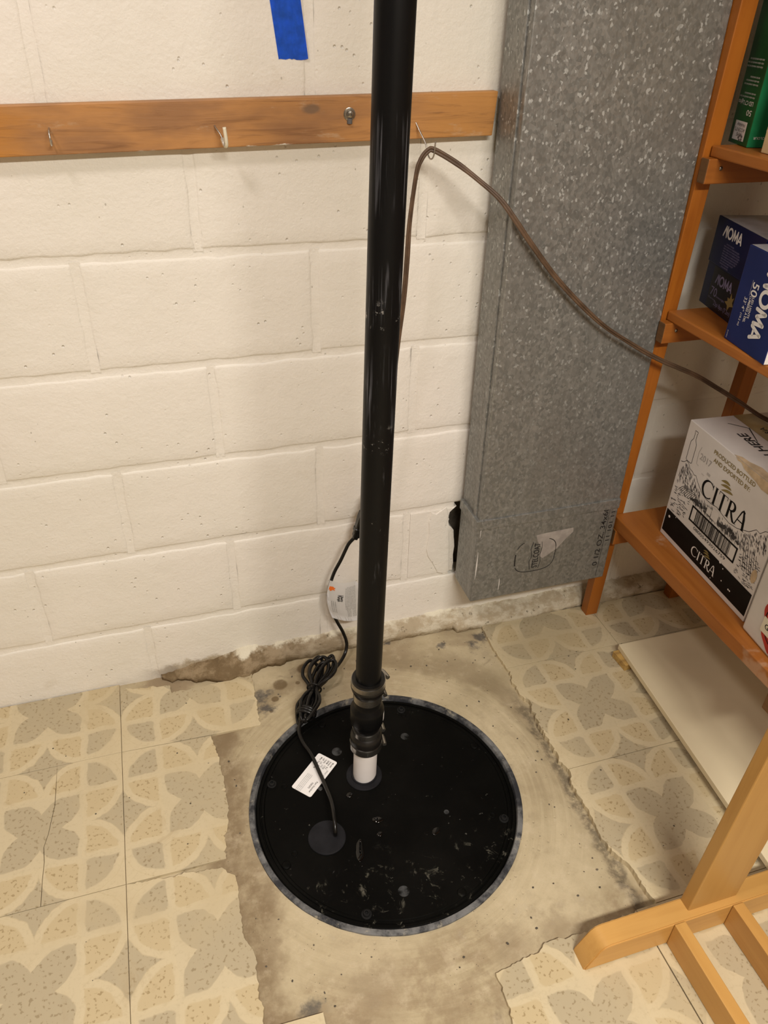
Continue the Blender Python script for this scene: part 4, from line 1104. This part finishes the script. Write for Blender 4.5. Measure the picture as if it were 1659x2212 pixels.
for k in range(7):
    a0 = .80+.02*k; fr.ribbon(bm, [(S(a0), Tt(.50)), (S(a0+.02), Tt(.43)), (S(min(.985, a0+.05)), Tt(.33))], .0011)
for k in range(30):      # scrub and trees along the middle
    a = .22+.55*k/30+rnd.uniform(-.008, .008); b = .475+rnd.uniform(-.01, .03); r = rnd.uniform(.003, .0065)
    fr.poly(bm, [(S(a)+r*(1+.2*rnd.random())*math.cos(t), Tt(b)+r*.8*math.sin(t)) for t in (2*math.pi*i/10 for i in range(10))], -.0001)
obj('landscape_print', bm, 'engrave', cb)
bm = bmesh.new(); hs = Face(fr.o, fr.r, fr.u, .0003)
hs.rect(bm, S(.40), S(.445), Tt(.47), Tt(.525)); hs.rect(bm, S(.45), S(.52), Tt(.465), Tt(.55)); obj('printed_house', bm, 'carton', cb)
bm = bmesh.new()
for a in (.462, .490): 
    for b in (.48, .505, .53): fr.rect(bm, S(a), S(a+.014), Tt(b), Tt(b+.012))
for a in (.408, .427): fr.rect(bm, S(a), S(a+.010), Tt(.49), Tt(.508))
for a, b in ((.05, .28), ): pass
obj('house_windows', bm, 'inkgrey', cb)
bm = bmesh.new()     # torn paper along the top edge
tr = [(.50, 1.0), (.53, .985), (.56, .99), (.60, .965), (.66, .955), (.72, .945), (.78, .925), (.86, .93), (.93, .94), (.995, .93), (.995, 1.0)]
ft2 = Face(fr.o, fr.r, fr.u, .0002); ft2.poly(bm, [(S(a), Tt(b)) for a, b in tr])
obj('torn_paper', bm, 'torn', cb); bm = bmesh.new()
ft2.poly(bm, [(S(.955)+.008*math.cos(t), Tt(.36)+.016*math.sin(t)) for t in (2*math.pi*i/12 for i in range(12))])
obj('torn_paper', bm, 'torn', cb); bm = bmesh.new()
tp2 = Face(tp.o, tp.r, tp.u, .0001)
tp2.poly(bm, [(S(.48), .000), (S(.995), .000), (S(.995), .04), (S(.85), .034), (S(.74), .020), (S(.66), .022), (S(.58), .012), (S(.52), .010)])
obj('torn_paper', bm, 'torn', cb)
# lettering and tape on the top
bm = bmesh.new(); tu = Face(tp.p(0, 0), -tp.r, -tp.u, .0001); tu.n = tp.n
tu.text(bm, 'OPEN HERE', .027, -S(.79), -.076, .02, width=.172, shear=.12)
tu.ribbon(bm, [(-S(.10), -.067), (-S(.19), -.098), (-S(.365), -.078)], [.0018, .003, .0018])
obj('top_lettering', bm, 'ink', cb)
bm = bmesh.new(); t3 = Face(tp.o, tp.r, tp.u, .0002); t3.rect(bm, .001, Wd-.001, .100, .150); pt = obj('packing_tape', bm, 'pktape', cb)
bm = bmesh.new(); tu3 = Face(tp.p(0, 0), -tp.r, -tp.u, .0005); tu3.n = tp.n; tu3.o = tp.p(0, 0)+tp.n*.0004
tu3.text(bm, 'MARIA', .018, -S(.36), -.130, .02, width=.05); obj('tape_lettering', bm, 'ink', pt)

# ---- second white carton with a red seal
c2, b2, f2_, t2_, n2_, W2 = carton('sealed_carton', 'off-white carton with a red seal printed on it, nearest on the lowest shelf', 'box', (1.590, -.517), (1.560, -.845), .3335, .30, .235, 'carton2', .005)
bm = bmesh.new(); f = Face(f2_.o, f2_.r, f2_.u, .0003); cx, cz = .086, .070; pts = []
for i in range(48):
    t = 2*math.pi*i/48; r = .0485*(1+.10*math.sin(3*t+.7)+.05*math.sin(7*t)); pts.append((cx+r*math.cos(t), cz+r*1.15*math.sin(t)))
f.poly(bm, pts); sl = obj('red_seal', bm, 'red', b2)
bm = bmesh.new(); f = Face(f2_.o, f2_.r, f2_.u, .0007)
f.ribbon(bm, [(cx+.040*math.cos(t), cz+.046*math.sin(t)) for t in (2*math.pi*i/40 for i in range(40))], .0022, closed=True)
for i in range(26):
    a = random.uniform(0, 6.28); r = random.uniform(.012, .042); f.ribbon(bm, [(cx+r*math.cos(a), cz+r*math.sin(a)), (cx+(r-.006)*math.cos(a+.2), cz+(r+.004)*math.sin(a+.2))], .0022)
obj('seal_drawing', bm, 'blackink', sl)
bm = bmesh.new(); f = Face(f2_.o, f2_.r, f2_.u, .0010); f.rect(bm, .044, .150, .036, .070); bn = obj('seal_banner', bm, 'cream_print', sl)
bm = bmesh.new(); f.o = f.o+f.n*.0003; f.text(bm, 'GARANTITA', .016, .052, .048, .01, width=.09); obj('banner_lettering', bm, 'blackink', bn)

# ---- blue light-string boxes
def noma(bm, face, x, y, h, wt, rot=False):
    """rounded monoline capitals; N and A share the slanted leg"""
    f = face; X = x
    def st(pts): f.ribbon(bm, pts, wt)
    def cap(p): f.poly(bm, [(p[0]+wt/2*math.cos(t), p[1]+wt/2*math.sin(t)) for t in (2*math.pi*i/10 for i in range(10))])
    def pl(pts):
        for a, b in zip(pts, pts[1:]): st([a, b])
        for p in pts: cap(p)
    pl([(X, y+.05*h), (X+.38*h, y+h), (X+.72*h, y), (X+.72*h, y+h)]); X += .98*h
    f.ribbon(bm, [(X+.46*h+.46*h*math.cos(t), y+.5*h+.5*h*math.sin(t)) for t in (2*math.pi*i/28 for i in range(28))], wt, closed=True); X += 1.18*h
    pl([(X, y), (X+.10*h, y+h), (X+.44*h, y+.15*h), (X+.80*h, y+h), (X+.90*h, y)]); X += 1.08*h
    pl([(X, y), (X+.36*h, y+h), (X+.74*h, y)]); f.rect(bm, X+.16*h, X+.58*h, y+.24*h-wt*.4, y+.24*h+wt*.4); return X+.74*h
g_n = 'blue light-string boxes on the middle shelf'
t_, bdy, fa, ta, na, wn = carton('light_string_box', 'navy NOMA light box at the bottom of the two-box stack', 'box', (1.658, -.080), (1.618, -.262), .8405, .083, .11, 'navy', .001, g_n)
bm = bmesh.new(); noma(bm, fa, .047, .052, .0165, .0036); fa.text(bm, '70', .024, .036, .027, 0, width=.026); fa.text(bm, 'lumieres lights', .006, .064, .028, 0); fa.text(bm, '23pi 8po (7.2m)', .012, .060, .012, 0, width=.07)
fa.text(bm, 'DEL pour interieur', .004, .034, .020, 0)
obj('lettering', bm, 'pale_print', bdy)
bm = bmesh.new(); fb = Face(fa.o, fa.r, fa.u, -.0002); fb.rect(bm, .030, wn-.004, .002, .081); obj('dark_panel', bm, 'darkcard', bdy)
bm = bmesh.new(); lf = [(0, 0), (.010, .004), (.007, .010), (.016, .010), (.018, .022), (.024, .012), (.031, .016), (.028, .006), (.035, .000), (.022, -.004), (.016, -.014), (.012, -.004)]
fa.poly(bm, [(.100+a, .032+b) for a, b in lf]); obj('leaf_mark', bm, 'gold', bdy)
t_, bdy, fa, ta, na, wn = carton('light_string_box', 'navy NOMA light box on top of the two-box stack', 'box', (1.656, -.079), (1.616, -.261), .9238, .086, .11, 'navy', .001, g_n)
bm = bmesh.new(); noma(bm, fa, .034, .056, .0180, .0040)
obj('lettering', bm, 'white_print', bdy)
bm = bmesh.new()
for i, L in enumerate((.030, .062, .066, .068, .066, .064, .060, .052, .036, .028)): fa.text(bm, 'indoor outdoor set of steady burning lights', .0046, .048+(.008 if i in (0, 9) else 0), .044-i*.0046, 0, width=L)
obj('small_print', bm, 'pale_print', bdy)
bm = bmesh.new(); ta.rect(bm, .002, wn-.002, .002, .108); obj('film_top', bm, 'greyplastic', bdy)
# larger box standing in front
t_, bdy, fa, ta, na, wn = carton('light_string_box', 'larger blue NOMA box of 50 lights standing on end in front of the stack', 'box', (1.572, -.272), (1.554, -.399), .8405, .168, .075, 'navy2', .0012, g_n)
fv = Face(fa.p(0, .168), -fa.u, fa.r, .0002)       # lettering reads downwards
fv.n = fa.n; fv.o = fa.p(0, .168)+fa.n*.0002
bm = bmesh.new(); noma(bm, fv, .030, .070, .0275, .0068); obj('brand_lettering', bm, 'white_print', bdy); bm = bmesh.new()
fv.text(bm, '50', .026, .0515, .0405, .01, width=.0235); fv.text(bm, 'LED LIGHTS', .0085, .0765, .0490, .01, width=.036); fv.text(bm, 'LUMIERES A DEL', .0085, .0765, .0410, .01, width=.046)
fv.text(bm, "33' 4\"", .0120, .0815, .0275, 0, width=.024); fv.text(bm, '(10.2 m)', .0070, .110, .0285, 0); fv.ribbon(bm, [(.050, .038), (.077, .038)], .0004); obj('lettering', bm, 'white_print', bdy); bm = bmesh.new(); fv.text(bm, '37-3190-2', .0035, .150, .0065, 0)
obj('code_print', bm, 'white_print', bdy)
bm = bmesh.new(); na.rect(bm, .001, .074, .001, .167); obj('white_end_panel', bm, 'white_print', bdy)
bm = bmesh.new(); ta.rect(bm, .002, wn-.002, .002, .073); obj('film_top', bm, 'greyplastic', bdy)

# ---- green box on the top shelf, upside down, and a plain carton
t_, bdy, fa, ta, na, wn = carton('light_string_box', 'green upside-down box of LED lights on the top visible shelf', 'box', (1.616, -.098), (1.600, -.167), 1.1440, .30, .13, 'green', .0012)
fu = Face(fa.p(wn, .30), -fa.r, -fa.u, .0002); fu.n = fa.n; fu.o = fa.p(wn, .30)+fa.n*.0002
bm = bmesh.new(); G = lambda s_: (1-s_)*wn
fu.text(bm, '50', .0125, G(.86), .2445, .01, width=.018); fu.text(bm, 'LED C7 Lights', .0095, G(.83), .2315, .01, width=.054)
obj('lettering', bm, 'white_print', bdy); bm = bmesh.new()
yl = .2300
for i, (L, gap) in enumerate(((.054, .0), (.040, .0), (.050, .008), (.046, .0), (.034, .0), (.056, .010), (.055, .0), (.05, .0))):
    yl -= .0055+gap; fu.text(bm, 'indoor outdoor commercial multi colour', .0048, G(.82), yl, 0, width=L)
obj('small_print', bm, 'white_print', bdy)
bm = bmesh.new(); fa.rect(bm, .17*wn, .78*wn, .0068, .0370); lbl = obj('maker_panel', bm, 'white_print', bdy)
bm = bmesh.new(); fp = Face(fu.o, fu.r, fu.u, 0); fp.n = fu.n; fp.o = fu.o+fu.n*.0004
fp.text(bm, 'HOME', .0085, G(.66), .3-.0190, 0, width=.020); fp.text(bm, 'ACCENTS', .0085, G(.74), .3-.0265, 0, width=.036); fp.text(bm, 'Holiday', .0075, G(.70), .3-.0335, 0, width=.028)
for k in range(5): fp.poly(bm, [(G(.60)+.006*math.cos(k*1.257)+.003*math.cos(t), .3-.0115+.004*math.sin(k*1.257)+.0022*math.sin(t)) for t in (2*math.pi*i/8 for i in range(8))])
obj('panel_lettering', bm, 'inkgrey', lbl)
bm = bmesh.new(); na.rect(bm, .0005, .1295, .0005, .2995); gf = obj('bright_front', bm, 'greenlite', bdy)
bm = bmesh.new(); nb = Face(na.o, na.r, na.u, .0005)
for (a, b, r) in ((.042, .085, .024), (.085, .13, .028), (.040, .165, .022)): nb.poly(bm, [(a+r*.8*math.cos(t), b+r*math.sin(t)) for t in (2*math.pi*i/20 for i in range(20))])
obj('printed_bulbs', bm, 'bulbblue', gf)
bm = bmesh.new(); nu = Face(na.p(.13, .3), -na.r, -na.u, .0005); nu.n = na.n; nu.o = na.p(.13, .3)+na.n*.0003
nu.text(bm, 'LED', .014, .078, .268, .01); nu.text(bm, 'MULTI COLOUR', .006, .078, .283, 0); obj('front_lettering', bm, 'white_print', gf)
t_, bdy, fa, ta, na, wn = carton('plain_carton', 'plain beige cardboard box beside the green one on the top visible shelf', 'box', (1.590, -.216), (1.575, -.50), 1.1440, .26, .22, 'beigecard', .0015)
bm = bmesh.new(); ta.rect(bm, 0.002, wn-.002, .10, .12); obj('packing_tape', bm, 'pktape', bdy)

# ================================================================== BOARD UNDER THE SHELF
bm = hexa_bm([(1.5565, -.232, .019), (1.512, -.832, .019), (1.815, -.845, .019), (1.860, -.236, .019)][::1], [(1.5565, -.232, .034), (1.512, -.832, .034), (1.815, -.845, .034), (1.860, -.236, .034)], .0015)
bmesh.ops.recalc_face_normals(bm, faces=bm.faces[:])
tag(obj('melamine_board', bm, 'melamine'), 'cream melamine board lying on wooden blocks under the lowest shelf', 'board')
bm = box_bm(-.012, .05, -.026, .026, .0005, .0186, .001); xf(bm, Matrix.Translation((1.555, -.262, 0)) @ Matrix.Rotation(.06, 4, 'Z'))
tag(obj('wood_block', bm, 'blockwood'), 'short raw wood block poking out from under the board corner', 'wood block', 'blocks under the board')
bm = box_bm(-.02, .04, -.026, .026, .0005, .0186, .001); xf(bm, Matrix.Translation((1.75, -.74, 0)))
tag(obj('wood_block', bm, 'blockwood'), 'wood block hidden under the near end of the board', 'wood block', 'blocks under the board')

# ================================================================== TAN WOODEN RACK
rk = thing('wooden_rack', 'pale tan wooden rack with a chamfered foot, flat post and two stretchers', 'rack', (1.345, -.86, 0))
def foot(yf, yb):
    xl, xr, zt = 1.101, 1.590, .061
    prof = [(xl, 0), (xl+.0, .004), (xl+.022, .050), (xl+.030, .058), (xl+.040, zt), (xr-.040, zt), (xr-.030, .058), (xr-.022, .050), (xr, .004), (xr, 0)]
    bm = bmesh.new(); A_ = [bm.verts.new((x, yf, z)) for x, z in prof]; B_ = [bm.verts.new((x, yb, z)) for x, z in prof]
    bm.faces.new(A_); bm.faces.new(B_[::-1])
    for i in range(len(prof)): bm.faces.new((A_[i], B_[i], B_[(i+1) % len(prof)], A_[(i+1) % len(prof)]))
    bmesh.ops.recalc_face_normals(bm, faces=bm.faces[:])
    bmesh.ops.bevel(bm, geom=[e for e in bm.edges if abs(e.verts[0].co.y-e.verts[1].co.y) < .001], offset=.0022, segments=2, affect='EDGES')
    return autosmooth(obj('foot', bm, 'tanwood_x', rk), 40)
foot(-.8775, -.8400); foot(-1.960, -1.9225)
for y0, y1 in ((-.8640, -.8415), (-1.9585, -1.936)):
    q = lambda z: [(1.2950+.050*z, y0, z), (1.3950+.050*z, y0, z), (1.3950+.050*z, y1, z), (1.2950+.050*z, y1, z)]
    obj('post', hexa_bm(q(.055), q(1.02), .002), 'tanwood_z', rk)
for xs_ in (1.2615, 1.3790):
    obj('stretcher', box_bm(xs_, xs_+.0215, -1.922, -.8778, .001, .062, .0015), 'tanwood_y', rk)
obj('top_rail', box_bm(1.375, 1.3965, -1.935, -.865, .95, 1.01, .0015), 'tanwood_y', rk)
